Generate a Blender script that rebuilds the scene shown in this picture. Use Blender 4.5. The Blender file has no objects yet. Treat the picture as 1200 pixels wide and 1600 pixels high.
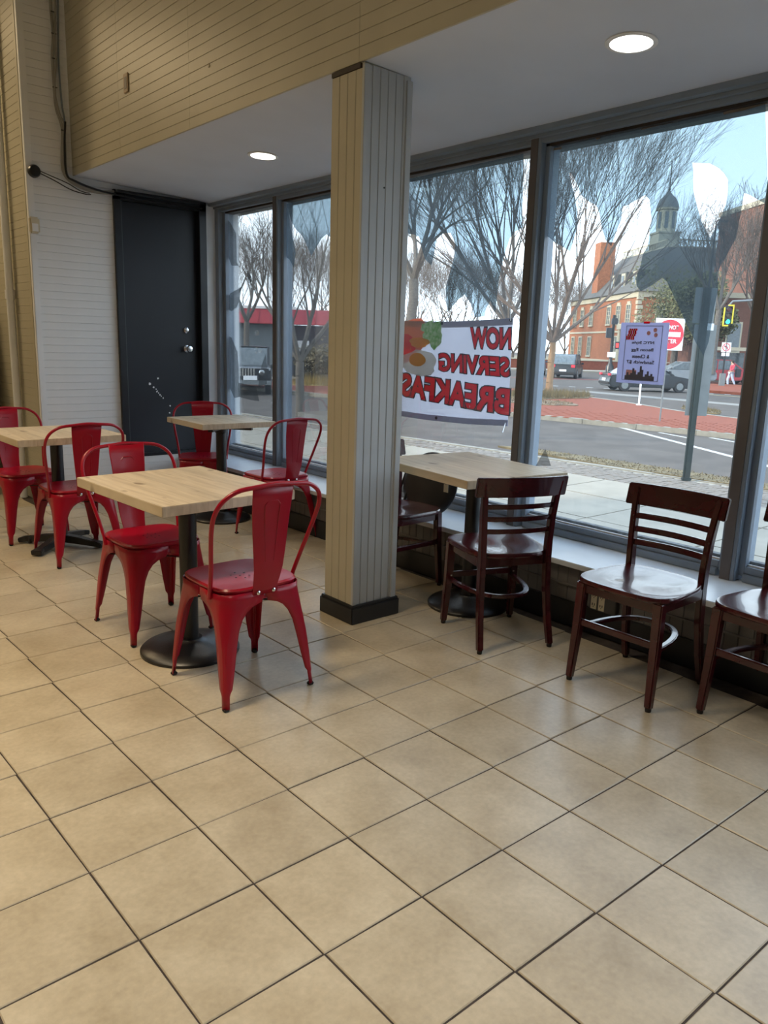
import bpy, bmesh, math, random
from mathutils import Vector, Matrix
random.seed(7)
D = bpy.data
scene = bpy.context.scene
COL = scene.collection
PI = math.pi
R = math.radians

# ------------------------------------------------------------------ camera
FPX = 1211.6
CX, CY, CZ = -0.5932, -1.8108, 1.3560
YAW, PITCH, ROLL = -0.7122, 0.2142, 0.0311
def basis():
    cy, sy, cp, sp, cr, sr = math.cos(YAW), math.sin(YAW), math.cos(PITCH), math.sin(PITCH), math.cos(ROLL), math.sin(ROLL)
    fw = Vector((-sy*cp, cy*cp, -sp)); rt = Vector((cy, sy, 0)); up = rt.cross(fw)
    return cr*rt + sr*up, -sr*rt + cr*up, fw
RT, UP, FW = basis()
CAM = Vector((CX, CY, CZ))
cd = D.cameras.new('camera'); co = D.objects.new('camera', cd); COL.objects.link(co)
m = Matrix((RT, UP, -FW)).transposed().to_4x4(); m.translation = CAM
co.matrix_world = m
cd.sensor_fit = 'VERTICAL'; cd.sensor_height = 24.0; cd.lens = 24.0*FPX/1600.0
cd.clip_start = 0.05; cd.clip_end = 800
scene.camera = co

# measured photo point -> real place: on a height z, on a plane x or y, or at a distance
def ray(u, v): return FW + RT*((u-600)/FPX) - UP*((v-800)/FPX)
def PZ(u, v, z=0.0):
    d = ray(u, v); return CAM + d*((z-CZ)/d.z)
def PX(u, v, x):
    d = ray(u, v); return CAM + d*((x-CX)/d.x)
def PY(u, v, y):
    d = ray(u, v); return CAM + d*((y-CY)/d.y)
def PD(u, v, dist): return CAM + ray(u, v)*dist

# ------------------------------------------------------------------ world, sun, exposure
vs = scene.view_settings
vs.view_transform = 'Standard'; vs.look = 'None'; vs.gamma = 1.0; vs.exposure = 0.6; vs.use_curve_mapping = False
SKY_STRENGTH = 2.9
w = D.worlds.new('sky'); scene.world = w; w.use_nodes = True
nt = w.node_tree; nt.nodes.clear()
N = nt.nodes.new; L = nt.links.new
out = N('ShaderNodeOutputWorld'); bg = N('ShaderNodeBackground'); tc = N('ShaderNodeTexCoord')
sep = N('ShaderNodeSeparateXYZ'); L(tc.outputs['Generated'], sep.inputs[0])
ramp = N('ShaderNodeValToRGB'); L(sep.outputs['Z'], ramp.inputs[0])
ramp.color_ramp.elements[0].position = 0.0; ramp.color_ramp.elements[0].color = (0.76, 0.88, 1.0, 1)
ramp.color_ramp.elements[1].position = 0.75; ramp.color_ramp.elements[1].color = (0.42, 0.62, 0.95, 1)
e = ramp.color_ramp.elements.new(0.28); e.color = (0.74, 0.88, 1.0, 1)
mp = N('ShaderNodeMapping'); mp.inputs['Scale'].default_value = (1, 1, 2.6); L(tc.outputs['Generated'], mp.inputs[0])
nz = N('ShaderNodeTexNoise'); nz.inputs['Scale'].default_value = 2.2; nz.inputs['Detail'].default_value = 6; L(mp.outputs[0], nz.inputs['Vector'])
cr_ = N('ShaderNodeValToRGB'); L(nz.outputs['Fac'], cr_.inputs[0])
cr_.color_ramp.elements[0].position = 0.42; cr_.color_ramp.elements[1].position = 0.62
mixc = N('ShaderNodeMix'); mixc.data_type = 'RGBA'
L(cr_.outputs[0], mixc.inputs['Factor']); L(ramp.outputs[0], mixc.inputs['A']); mixc.inputs['B'].default_value = (0.80, 0.90, 1.0, 1)
L(mixc.outputs['Result'], bg.inputs[0]); bg.inputs[1].default_value = SKY_STRENGTH; L(bg.outputs[0], out.inputs[0])

sl = D.lights.new('sun', 'SUN'); sl.energy = 3.2; sl.angle = R(3); sl.color = (1.0, 0.84, 0.64)
so = D.objects.new('sun', sl); COL.objects.link(so)
sdir = Vector((-0.84, 0.50, 0.47)).normalized()
so.rotation_euler = sdir.to_track_quat('Z', 'Y').to_euler(); so.location = (-20, 20, 20)
FILL_W = 17.0          # added fill lamps under the ceiling, out of view, each
FILL_C = (1.0, 0.80, 0.54)

# ------------------------------------------------------------------ materials
MATS = {}
def mat(name, col, rough=0.6, metal=0.0, var=0.06, scale=8.0, bump=0.0, bscale=60.0, spec=0.5, stretch=None, emit=None, es=0.0, coat=0.0, col2=None):
    if name in MATS: return MATS[name]
    mt = D.materials.new(name); mt.use_nodes = True; t = mt.node_tree; b = t.nodes['Principled BSDF']
    N = t.nodes.new; L = t.links.new
    tc = N('ShaderNodeTexCoord'); mp = N('ShaderNodeMapping'); L(tc.outputs['Object'], mp.inputs[0])
    if stretch: mp.inputs['Scale'].default_value = stretch
    nz = N('ShaderNodeTexNoise'); nz.inputs['Scale'].default_value = scale; nz.inputs['Detail'].default_value = 4; L(mp.outputs[0], nz.inputs['Vector'])
    rp = N('ShaderNodeValToRGB'); L(nz.outputs['Fac'], rp.inputs[0])
    c2 = col2 if col2 else tuple(min(1, c*(1+var)) for c in col); c1 = col if col2 else tuple(c*(1-var) for c in col)
    rp.color_ramp.elements[0].position = 0.35; rp.color_ramp.elements[0].color = (*c1, 1)
    rp.color_ramp.elements[1].position = 0.65; rp.color_ramp.elements[1].color = (*c2, 1)
    L(rp.outputs[0], b.inputs['Base Color'])
    b.inputs['Roughness'].default_value = rough; b.inputs['Metallic'].default_value = metal
    b.inputs['Specular IOR Level'].default_value = spec; b.inputs['Coat Weight'].default_value = coat
    if bump:
        n2 = N('ShaderNodeTexNoise'); n2.inputs['Scale'].default_value = bscale; n2.inputs['Detail'].default_value = 3; L(mp.outputs[0], n2.inputs['Vector'])
        bp = N('ShaderNodeBump'); bp.inputs['Strength'].default_value = bump; bp.inputs['Distance'].default_value = 0.004
        L(n2.outputs['Fac'], bp.inputs['Height']); L(bp.outputs[0], b.inputs['Normal'])
    if emit:
        b.inputs['Emission Color'].default_value = (*emit, 1); b.inputs['Emission Strength'].default_value = es
    MATS[name] = mt; return mt
def film_mat(name, tint, haze=0.06, hazecol=(0.6, 0.68, 0.75), gloss=0.0):
    mt = D.materials.new(name); mt.use_nodes = True; t = mt.node_tree; t.nodes.clear()
    N = t.nodes.new; L = t.links.new
    o = N('ShaderNodeOutputMaterial'); tr = N('ShaderNodeBsdfTransparent'); tr.inputs[0].default_value = (*tint, 1)
    tc = N('ShaderNodeTexCoord'); nz = N('ShaderNodeTexNoise'); nz.inputs['Scale'].default_value = 3; nz.inputs['Detail'].default_value = 6; L(tc.outputs['Object'], nz.inputs['Vector'])
    df = N('ShaderNodeBsdfTranslucent'); df.inputs[0].default_value = (*hazecol, 1)
    mx = N('ShaderNodeMixShader'); ml = N('ShaderNodeMath'); ml.operation = 'MULTIPLY'; L(nz.outputs['Fac'], ml.inputs[0]); ml.inputs[1].default_value = haze*2
    L(ml.outputs[0], mx.inputs[0]); L(tr.outputs[0], mx.inputs[1]); L(df.outputs[0], mx.inputs[2])
    last = mx
    if gloss:
        gl = N('ShaderNodeBsdfGlossy'); gl.inputs['Roughness'].default_value = 0.01
        lw = N('ShaderNodeLayerWeight'); lw.inputs['Blend'].default_value = 0.25
        m3 = N('ShaderNodeMath'); m3.operation = 'MULTIPLY'; L(lw.outputs['Fresnel'], m3.inputs[0]); m3.inputs[1].default_value = gloss
        m2 = N('ShaderNodeMixShader'); L(m3.outputs[0], m2.inputs[0]); L(mx.outputs[0], m2.inputs[1]); L(gl.outputs[0], m2.inputs[2]); last = m2
    L(last.outputs[0], o.inputs[0]); MATS[name] = mt; return mt

def thin_mat(name, col, tr=0.55):
    mt = mat(name, col, 0.65, var=0.04, scale=3); t = mt.node_tree; b = t.nodes['Principled BSDF']; o = next(n for n in t.nodes if n.type == 'OUTPUT_MATERIAL')
    tl = t.nodes.new('ShaderNodeBsdfTranslucent'); mx = t.nodes.new('ShaderNodeMixShader'); mx.inputs[0].default_value = tr
    src = b.inputs['Base Color'].links[0].from_socket; t.links.new(src, tl.inputs[0]); t.links.new(b.outputs[0], mx.inputs[1]); t.links.new(tl.outputs[0], mx.inputs[2]); t.links.new(mx.outputs[0], o.inputs[0]); return mt
M_TILE = mat('floor_tile', (0.0,)*3)
def tile_material():
    t = M_TILE.node_tree; t.nodes.clear(); N = t.nodes.new; L = t.links.new
    o = N('ShaderNodeOutputMaterial'); b = N('ShaderNodeBsdfPrincipled'); L(b.outputs[0], o.inputs[0])
    g = N('ShaderNodeNewGeometry'); oi = N('ShaderNodeObjectInfo')
    n1 = N('ShaderNodeTexNoise'); n1.inputs['Scale'].default_value = 4.5; n1.inputs['Detail'].default_value = 8; n1.inputs['Roughness'].default_value = 0.65; L(g.outputs['Position'], n1.inputs['Vector'])
    r1 = N('ShaderNodeValToRGB'); L(n1.outputs['Fac'], r1.inputs[0])
    r1.color_ramp.elements[0].position = 0.3; r1.color_ramp.elements[0].color = (0.36, 0.30, 0.205, 1)
    r1.color_ramp.elements[1].position = 0.72; r1.color_ramp.elements[1].color = (0.53, 0.465, 0.345, 1)
    n2 = N('ShaderNodeTexNoise'); n2.inputs['Scale'].default_value = 60; n2.inputs['Detail'].default_value = 4; L(g.outputs['Position'], n2.inputs['Vector'])
    hv = N('ShaderNodeHueSaturation')
    mr = N('ShaderNodeMapRange'); L(oi.outputs['Random'], mr.inputs['Value']); mr.inputs['To Min'].default_value = 0.92; mr.inputs['To Max'].default_value = 1.06
    mr2 = N('ShaderNodeMapRange'); L(n2.outputs['Fac'], mr2.inputs['Value']); mr2.inputs['To Min'].default_value = 0.80; mr2.inputs['To Max'].default_value = 1.16
    mm = N('ShaderNodeMath'); mm.operation = 'MULTIPLY'; L(mr.outputs[0], mm.inputs[0]); L(mr2.outputs[0], mm.inputs[1])
    L(mm.outputs[0], hv.inputs['Value']); L(r1.outputs[0], hv.inputs['Color']); L(hv.outputs[0], b.inputs['Base Color'])
    rr = N('ShaderNodeMapRange'); L(n1.outputs['Fac'], rr.inputs['Value']); rr.inputs['To Min'].default_value = 0.24; rr.inputs['To Max'].default_value = 0.40
    L(rr.outputs[0], b.inputs['Roughness'])
    bp = N('ShaderNodeBump'); bp.inputs['Strength'].default_value = 0.12; bp.inputs['Distance'].default_value = 0.003; L(n1.outputs['Fac'], bp.inputs['Height']); L(bp.outputs[0], b.inputs['Normal'])
tile_material()
M_GROUT = mat('grout', (0.045, 0.035, 0.03), 0.95, var=0.3, scale=20)
M_PAINT = mat('cream_white_paint', (0.47, 0.44, 0.335), 0.42, var=0.04, scale=3, bump=0.08)
M_PILLIT = mat('pillar_window_lit', (0.46, 0.49, 0.51), 0.45, var=0.04, scale=3)  # pillar's own paint with cool window light mixed into the colour
M_WPAINT = mat('white_wall_paint', (0.80, 0.82, 0.84), 0.40, var=0.04, scale=3, bump=0.08)
M_CEIL = mat('ceiling_paint', (0.60, 0.645, 0.74), 0.8, var=0.03, scale=2)
M_SILL = mat('sill_paint', (0.68, 0.74, 0.80), 0.3, var=0.05, scale=5)
M_FRAME = mat('frame_paint', (0.23, 0.28, 0.345), 0.4, var=0.06, scale=5)
M_FRAMED = mat('dark_brown_frame', (0.035, 0.025, 0.02), 0.6, var=0.2)
M_LOWWALL = mat('grey_beadboard', (0.16, 0.155, 0.155), 0.5, var=0.08)
M_BLACK = mat('black_gloss_paint', (0.012, 0.014, 0.018), 0.35, var=0.2)
M_DOOR = mat('black_door_paint', (0.010, 0.012, 0.018), 0.42, var=0.15, scale=2, bump=0.05)
M_RED = mat('red_enamel', (0.32, 0.003, 0.017), 0.28, var=0.06, scale=4, coat=0.05, spec=0.4)
M_CHROME = mat('chrome', (0.75, 0.75, 0.75), 0.2, metal=1.0, var=0.03)
M_RUBBER = mat('black_rubber', (0.015, 0.013, 0.013), 0.7, var=0.1)
M_IRON = mat('black_iron', (0.012, 0.012, 0.013), 0.33, var=0.2, scale=20, bump=0.15, bscale=150)
M_MAHOG = mat('mahogany', (0.050, 0.0045, 0.008), 0.24, var=0.22, scale=6, stretch=(1, 6, 1), coat=0.4)
def butcher():
    mt = mat('butcher_block', (0, 0, 0)); t = mt.node_tree; t.nodes.clear(); N = t.nodes.new; L = t.links.new
    o = N('ShaderNodeOutputMaterial'); b = N('ShaderNodeBsdfPrincipled'); L(b.outputs[0], o.inputs[0])
    tc = N('ShaderNodeTexCoord'); sp = N('ShaderNodeSeparateXYZ'); L(tc.outputs['Object'], sp.inputs[0])
    dv = N('ShaderNodeMath'); dv.operation = 'MULTIPLY'; L(sp.outputs['X'], dv.inputs[0]); dv.inputs[1].default_value = 14.0
    fl = N('ShaderNodeMath'); fl.operation = 'FLOOR'; L(dv.outputs[0], fl.inputs[0])
    cb = N('ShaderNodeCombineXYZ'); L(fl.outputs[0], cb.inputs['X'])
    wn = N('ShaderNodeTexWhiteNoise'); wn.noise_dimensions = '3D'
    oi = N('ShaderNodeObjectInfo'); L(oi.outputs['Random'], cb.inputs['Y']); L(cb.outputs[0], wn.inputs['Vector'])
    mp = N('ShaderNodeMapping'); mp.inputs['Scale'].default_value = (26, 2.0, 8); L(tc.outputs['Object'], mp.inputs[0])
    ad = N('ShaderNodeVectorMath'); ad.operation = 'ADD'; L(mp.outputs[0], ad.inputs[0]); L(wn.outputs['Color'], ad.inputs[1])
    nz = N('ShaderNodeTexNoise'); nz.inputs['Scale'].default_value = 1.6; nz.inputs['Detail'].default_value = 6; nz.inputs['Distortion'].default_value = 0.6; L(ad.outputs[0], nz.inputs['Vector'])
    rp = N('ShaderNodeValToRGB'); L(nz.outputs['Fac'], rp.inputs[0])
    rp.color_ramp.elements[0].position = 0.25; rp.color_ramp.elements[0].color = (0.47, 0.37, 0.245, 1)
    rp.color_ramp.elements[1].position = 0.60; rp.color_ramp.elements[1].color = (0.64, 0.535, 0.385, 1)
    kn = N('ShaderNodeTexNoise'); kn.inputs['Scale'].default_value = 1.0; kn.inputs['Detail'].default_value = 1
    mk = N('ShaderNodeMapping'); mk.inputs['Scale'].default_value = (16, 7, 4); L(tc.outputs['Object'], mk.inputs[0]); L(mk.outputs[0], kn.inputs['Vector'])
    kr = N('ShaderNodeValToRGB'); L(kn.outputs['Fac'], kr.inputs[0]); kr.color_ramp.elements[0].position = 0.24; kr.color_ramp.elements[0].color = (0.45, 0.4, 0.35, 1); kr.color_ramp.elements[1].position = 0.33; kr.color_ramp.elements[1].color = (1, 1, 1, 1)
    mu = N('ShaderNodeMix'); mu.data_type = 'RGBA'; mu.blend_type = 'MULTIPLY'; mu.inputs['Factor'].default_value = 1; L(rp.outputs[0], mu.inputs['A']); L(kr.outputs[0], mu.inputs['B'])
    hv = N('ShaderNodeHueSaturation'); mr = N('ShaderNodeMapRange'); L(wn.outputs['Value'], mr.inputs['Value']); mr.inputs['To Min'].default_value = 0.93; mr.inputs['To Max'].default_value = 1.05
    L(mr.outputs[0], hv.inputs['Value']); L(mu.outputs['Result'], hv.inputs['Color']); L(hv.outputs[0], b.inputs['Base Color']); b.inputs['Roughness'].default_value = 0.45
    return mt
M_WOOD = butcher()
M_GLASS = film_mat('window_glass', (0.93, 0.95, 0.95), haze=0.015, gloss=0.7)
M_FILM = film_mat('tint_film', (0.245, 0.30, 0.335), haze=0.07)
M_FILMD = film_mat('film_scrap', (0.36, 0.37, 0.38), haze=0.05, hazecol=(0.4, 0.4, 0.4))
M_FILML = film_mat('film_scrap_light', (0.80, 0.80, 0.78), haze=0.06, hazecol=(0.5, 0.5, 0.5))
M_ASPH = mat('asphalt', (0.092, 0.080, 0.070), 0.95, var=0.12, scale=1.2, bump=0.2, bscale=90, spec=0.1)
M_CONC = mat('concrete', (0.26, 0.235, 0.19), 0.9, var=0.08, scale=2.5, spec=0.15)
M_CURB = mat('curb_stone', (0.20, 0.185, 0.15), 0.9, var=0.15, scale=4)
M_BRICKP = mat('brick_paving', (0.19, 0.058, 0.034), 0.9, var=0.15, scale=5, spec=0.15)
M_PAVER = mat('worn_pavers', (0.15, 0.125, 0.10), 0.9, var=0.2, scale=9)
M_LINE = mat('road_paint', (0.372, 0.372, 0.353), 0.8, var=0.06)
M_YLINE = mat('yellow_road_paint', (0.260, 0.205, 0.099), 0.8, var=0.06)
M_REDLANE = mat('red_lane', (0.14, 0.065, 0.055), 0.9, var=0.08, spec=0.15)
M_GRASS = mat('dry_grass', (0.124, 0.093, 0.043), 0.95, var=0.3, scale=3)
M_SOIL = mat('soil_bed', (0.149, 0.105, 0.062), 0.95, var=0.3, scale=5)
M_LEAF = mat('olive_leaves', (0.10, 0.10, 0.04), 0.8, var=0.4, scale=3)
M_HEDGE = mat('brown_hedge', (0.12, 0.095, 0.05), 0.9, var=0.35, scale=3)
M_BARK = mat('grey_bark', (0.11, 0.098, 0.085), 0.9, var=0.2, scale=10)
M_BARKO = mat('tan_bark', (0.224, 0.140, 0.076), 0.8, var=0.15, scale=6)
M_TWIG = mat('brown_twigs', (0.13, 0.10, 0.08), 0.9, var=0.15, scale=6)
M_SIGNB = mat('sign_back_metal', (0.167, 0.180, 0.180), 0.5, metal=0.2, var=0.08)
M_POST = mat('green_steel_post', (0.020, 0.030, 0.027), 0.5, metal=0.3, var=0.15, scale=15)
M_WHITE = mat('white_paint', (0.80, 0.80, 0.80), 0.6, var=0.03)
M_VINYL = thin_mat('banner_vinyl', (0.50, 0.49, 0.56), 0.5)
M_HEM = thin_mat('banner_hem', (0.48, 0.46, 0.56), 0.35)
M_BRED = thin_mat('banner_red', (0.92, 0.025, 0.07), 0.75)
M_BBLK = mat('banner_black', (0.03, 0.02, 0.03), 0.6, var=0.04)
M_SRED = mat('sign_red', (0.60, 0.03, 0.05), 0.5, var=0.04)
M_POSTER = thin_mat('poster_paper', (0.60, 0.60, 0.76), 0.75)
M_PINK = mat('poster_pink', (0.62, 0.32, 0.34), 0.7, var=0.08)
M_INK = mat('poster_ink', (0.10, 0.10, 0.14), 0.7, var=0.04)
M_EGGW = thin_mat('egg_white', (0.82, 0.78, 0.70))
M_YOLK = thin_mat('egg_yolk', (0.92, 0.42, 0.02))
M_LETT = mat('parsley_green', (0.18, 0.45, 0.10), 0.7, var=0.6, scale=40, col2=(0.5, 0.65, 0.35))
M_BACON = thin_mat('bacon_print', (0.80, 0.28, 0.12), 0.6)
M_CABLE = mat('beige_cable', (0.30, 0.29, 0.26), 0.6, var=0.1)
M_PLASTIC = mat('cream_plastic', (0.62, 0.56, 0.42), 0.45, var=0.03)

# ------------------------------------------------------------------ mesh helpers
class MB:
    def __init__(s): s.v = []; s.f = []
    def quad(s, *p):
        n = len(s.v); s.v += [tuple(q) for q in p]; s.f.append(tuple(range(n, n+len(p))))
    def box(s, lo, hi, M=None):
        x0, y0, z0 = lo; x1, y1, z1 = hi
        P = [(x0,y0,z0),(x1,y0,z0),(x1,y1,z0),(x0,y1,z0),(x0,y0,z1),(x1,y0,z1),(x1,y1,z1),(x0,y1,z1)]
        if M: P = [tuple(M @ Vector(p)) for p in P]
        n = len(s.v); s.v += P
        s.f += [tuple(n+i for i in q) for q in ((0,3,2,1),(4,5,6,7),(0,1,5,4),(1,2,6,5),(2,3,7,6),(3,0,4,7))]
        return s
    def tube(s, pts, rad, n=8, cap=True, flat=1.0):
        pts = [Vector(p) for p in pts]
        rs = rad if isinstance(rad, (list, tuple)) else [rad]*len(pts)
        base = len(s.v); prev = None
        for i, p in enumerate(pts):
            t = (pts[min(i+1, len(pts)-1)] - pts[max(i-1, 0)]).normalized()
            if prev is None:
                a = Vector((0, 0, 1)) if abs(t.z) < 0.9 else Vector((1, 0, 0))
                a = (a - t*a.dot(t)).normalized()
            else: a = (prev - t*prev.dot(t)).normalized()
            prev = a; b = t.cross(a)
            for k in range(n):
                th = 2*PI*k/n
                s.v.append(tuple(p + a*math.cos(th)*rs[i]*flat + b*math.sin(th)*rs[i]))
        for i in range(len(pts)-1):
            for k in range(n):
                s.f.append((base+i*n+k, base+i*n+(k+1) % n, base+(i+1)*n+(k+1) % n, base+(i+1)*n+k))
        if cap:
            s.f.append(tuple(base+k for k in reversed(range(n)))); e = base+(len(pts)-1)*n
            s.f.append(tuple(e+k for k in range(n)))
        return s
    def bar(s, pts, w, h, up=(0, 0, 1)):   # rectangular section swept along pts
        pts = [Vector(p) for p in pts]; base = len(s.v)
        for i, p in enumerate(pts):
            t = (pts[min(i+1, len(pts)-1)] - pts[max(i-1, 0)]).normalized()
            u = Vector(up[i]) if isinstance(up, list) else Vector(up)
            sd = t.cross(u).normalized(); u2 = sd.cross(t)
            ww = w[i] if isinstance(w, (list, tuple)) else w; hh = h[i] if isinstance(h, (list, tuple)) else h
            for a, b in ((-1,-1),(1,-1),(1,1),(-1,1)): s.v.append(tuple(p + sd*a*ww/2 + u2*b*hh/2))
        for i in range(len(pts)-1):
            for k in range(4): s.f.append((base+i*4+k, base+i*4+(k+1) % 4, base+(i+1)*4+(k+1) % 4, base+(i+1)*4+k))
        s.f.append((base+3, base+2, base+1, base)); e = base+(len(pts)-1)*4; s.f.append((e, e+1, e+2, e+3))
        return s
    def lathe(s, prof, n=32, c=(0, 0, 0), axis='Z'):
        base = len(s.v)
        for r, z in prof:
            for k in range(n):
                a = 2*PI*k/n; x, y = r*math.cos(a), r*math.sin(a)
                p = (x, y, z) if axis == 'Z' else ((z, x, y) if axis == 'X' else (y, z, x))
                s.v.append((p[0]+c[0], p[1]+c[1], p[2]+c[2]))
        for i in range(len(prof)-1):
            for k in range(n): s.f.append((base+i*n+k, base+i*n+(k+1) % n, base+(i+1)*n+(k+1) % n, base+(i+1)*n+k))
        s.f.append(tuple(base+k for k in reversed(range(n)))); e = base+(len(prof)-1)*n; s.f.append(tuple(e+k for k in range(n)))
        return s
    def prism(s, poly, a, b, axis='X'):   # polygon extruded between a and b
        def q(p, t): return (t, p[0], p[1]) if axis == 'X' else ((p[0], t, p[1]) if axis == 'Y' else (p[0], p[1], t))
        n = len(poly); base = len(s.v)
        s.v += [q(p, a) for p in poly] + [q(p, b) for p in poly]
        s.f.append(tuple(base+k for k in range(n))); s.f.append(tuple(base+n+k for k in reversed(range(n))))
        for k in range(n): s.f.append((base+k, base+n+k, base+n+(k+1) % n, base+(k+1) % n))
        return s
    def mesh(s, name, material=None, smooth=False, bevel=0, fix=True):
        me = D.meshes.new(name); me.from_pydata(s.v, [], s.f); me.update()
        if fix or bevel:
            b = bmesh.new(); b.from_mesh(me)
            bmesh.ops.remove_doubles(b, verts=b.verts, dist=1e-6)
            bmesh.ops.recalc_face_normals(b, faces=b.faces)
            if bevel:
                es = [e for e in b.edges if len(e.link_faces) == 2 and e.calc_face_angle(0) > 0.6]
                bmesh.ops.bevel(b, geom=es, offset=bevel, segments=2, affect='EDGES', clamp_overlap=True)
            b.to_mesh(me); b.free()
        if smooth:
            me.polygons.foreach_set('use_smooth', [True]*len(me.polygons))
            try: me.set_sharp_from_angle(angle=R(40))
            except Exception: pass
        if material: me.materials.append(material)
        return me
    def build(s, name, material, parent=None, smooth=False, bevel=0, fix=True):
        o = D.objects.new(name, s.mesh(name, material, smooth, bevel, fix)); COL.objects.link(o)
        if parent: o.parent = parent
        return o
def tag(o, label=None, cat=None, group=None, kind=None):
    if label: o['label'] = label
    if cat: o['category'] = cat
    if group: o['group'] = group
    if kind: o['kind'] = kind
    return o
def empty(name, loc=(0, 0, 0), rz=0, **k):
    o = D.objects.new(name, None); COL.objects.link(o); o.location = loc; o.rotation_euler = (0, 0, rz); o.empty_display_size = 0.1
    tag(o, **k); return o
def inst(name, mesh, loc, parent=None, rot=(0, 0, 0), scale=(1, 1, 1)):
    o = D.objects.new(name, mesh); COL.objects.link(o); o.location = loc; o.rotation_euler = rot; o.scale = scale
    if parent: o.parent = parent
    return o
def kids(o): return [c for c in COL.objects if c.parent == o]
CH = {}
def copy_tree(o, parent=None):
    if not CH or True:
        pass
    c = o.copy(); COL.objects.link(c); c.parent = parent
    for ch in o.children: copy_tree(ch, c)
    return c
def put(o, x, y, rz, label, z=None):
    o.location = (x, y, o.location.z if z is None else z); o.rotation_euler = (0, 0, rz); o['label'] = label; return o
def structure(o, label, cat): return tag(o, label, cat, kind='structure')
BEV = lambda lo, hi, mt, nm, par=None, b=0.003: MB().box(lo, hi).build(nm, mt, par, bevel=b)

# ------------------------------------------------------------------ the floor: one slab of grout, every tile a part
XW = 2.54      # wall under the windows
YF = 4.55      # far wall
XP = 1.665     # front of the fascia and the pillar
floor = MB().box((-5, -6, -0.2), (2.9, 8, -0.004)).build('floor', M_GROUT); structure(floor, 'beige ceramic tile floor with dark grout', 'floor')
def tile_mesh():
    b = MB(); h = 0.5; i = 0.5-0.008
    top = [(-i, -i, 0), (i, -i, 0), (i, i, 0), (-i, i, 0)]; mid = [(-h, -h, -0.0022), (h, -h, -0.0022), (h, h, -0.0022), (-h, h, -0.0022)]
    low = [(x, y, -0.006) for x, y, z in mid]
    b.quad(*top)
    for k in range(4):
        l = (k+1) % 4; b.quad(mid[k], mid[l], top[l], top[k]); b.quad(low[k], low[l], mid[l], mid[k])
    return b.mesh('tile', M_TILE)
TM = tile_mesh()
CW = ((-0.0011, 0.3085, 0.0048, -0.0004, -0.0023, -0.0001), (-0.0066, 0.0054, -0.298, -0.0004, -0.0028, 0.0))
def warp(i, j):
    i2 = max(-1.5, min(8.5, i)); j2 = max(-8, min(4.5, j))
    x = CW[0][0]+CW[0][1]*i2+CW[0][2]*j2+CW[0][3]*i2*i2+CW[0][4]*i2*j2+CW[0][5]*j2*j2
    y = CW[1][0]+CW[1][1]*i2+CW[1][2]*j2+CW[1][3]*i2*i2+CW[1][4]*i2*j2
    return Vector((x+(i-i2)*0.305, y-(j-j2)*0.305, 0))
tiles = []
for i in range(-9, 10):
    for j in range(-26, 14):
        a, b_, c_, d_ = warp(i, j), warp(i+1, j), warp(i+1, j+1), warp(i, j+1)
        cen = (a+b_+c_+d_)/4
        ex = ((b_-a)+(c_-d_))/2; ey = ((a-d_)+(b_-c_))/2
        if cen.x > XW or cen.x < -5 or cen.y > 7.8 or cen.y < -5.9: continue
        if cen.y > YF+0.1 and cen.x > 1.2: continue
        v = cen - CAM; dep = v.dot(FW)
        vis = False
        if dep > 0.3:
            px, py = 600+FPX*v.dot(RT)/dep, 800-FPX*v.dot(UP)/dep
            vis = -130 < px < 1330 and py < 1800
        tiles.append((0 if vis else 1, v.length, cen, ex, ey))
tiles.sort(key=lambda t: (t[0], t[1]))
rest = MB()
for n_, (vis, d_, cen, ex, ey) in enumerate(tiles):
    sx, sy = ex.length-0.0052, ey.length-0.0052; rz = (math.atan2(ex.y, ex.x)+math.atan2(-ey.x, ey.y))/2
    if n_ < 300 and not vis:
        inst('tile', TM, (cen.x+random.uniform(-.0006, .0006), cen.y+random.uniform(-.0006, .0006), random.uniform(-.0008, 0)), floor, (random.uniform(-.0016, .0016), random.uniform(-.0016, .0016), rz+random.uniform(-.002, .002)), (sx, sy, 1))
    else:
        rest.box((cen.x-sx/2, cen.y-sy/2, -0.006), (cen.x+sx/2, cen.y+sy/2, -0.0005))
if rest.v: tag(rest.build('tile_field', M_TILE, floor, fix=False), kind='stuff')

# ------------------------------------------------------------------ room shell
ZT = 4.2       # high ceiling of the main room
def shell(name, lo, hi, mt, label, cat='wall'):
    o = MB().box(lo, hi).build(name, mt); return structure(o, label, cat)
shell('ceiling', (-5, -6, ZT), (3.1, 8, ZT+0.25), M_CEIL, 'high ceiling of the dining room', 'ceiling')
shell('wall_left', (-5.2, -6, -0.2), (-5, 8, ZT), M_PAINT, 'plain cream wall at the far left side')
shell('wall_back', (-5, -6.2, -0.2), (3.0, -6, ZT), M_PAINT, 'plain cream wall behind the viewer')
shell('wall_rear', (-5, 8, -0.2), (1.6, 8.2, ZT), M_PAINT, 'plain cream wall at the end of the side passage')
sof = MB().prism([(XP+0.01, 2.527), (2.98, 2.47), (2.98, 2.66), (XP+0.01, 2.66)], -6, YF, axis='Y').build('ceiling', M_CEIL)
structure(sof, 'low painted soffit over the window tables', 'ceiling')
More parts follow.
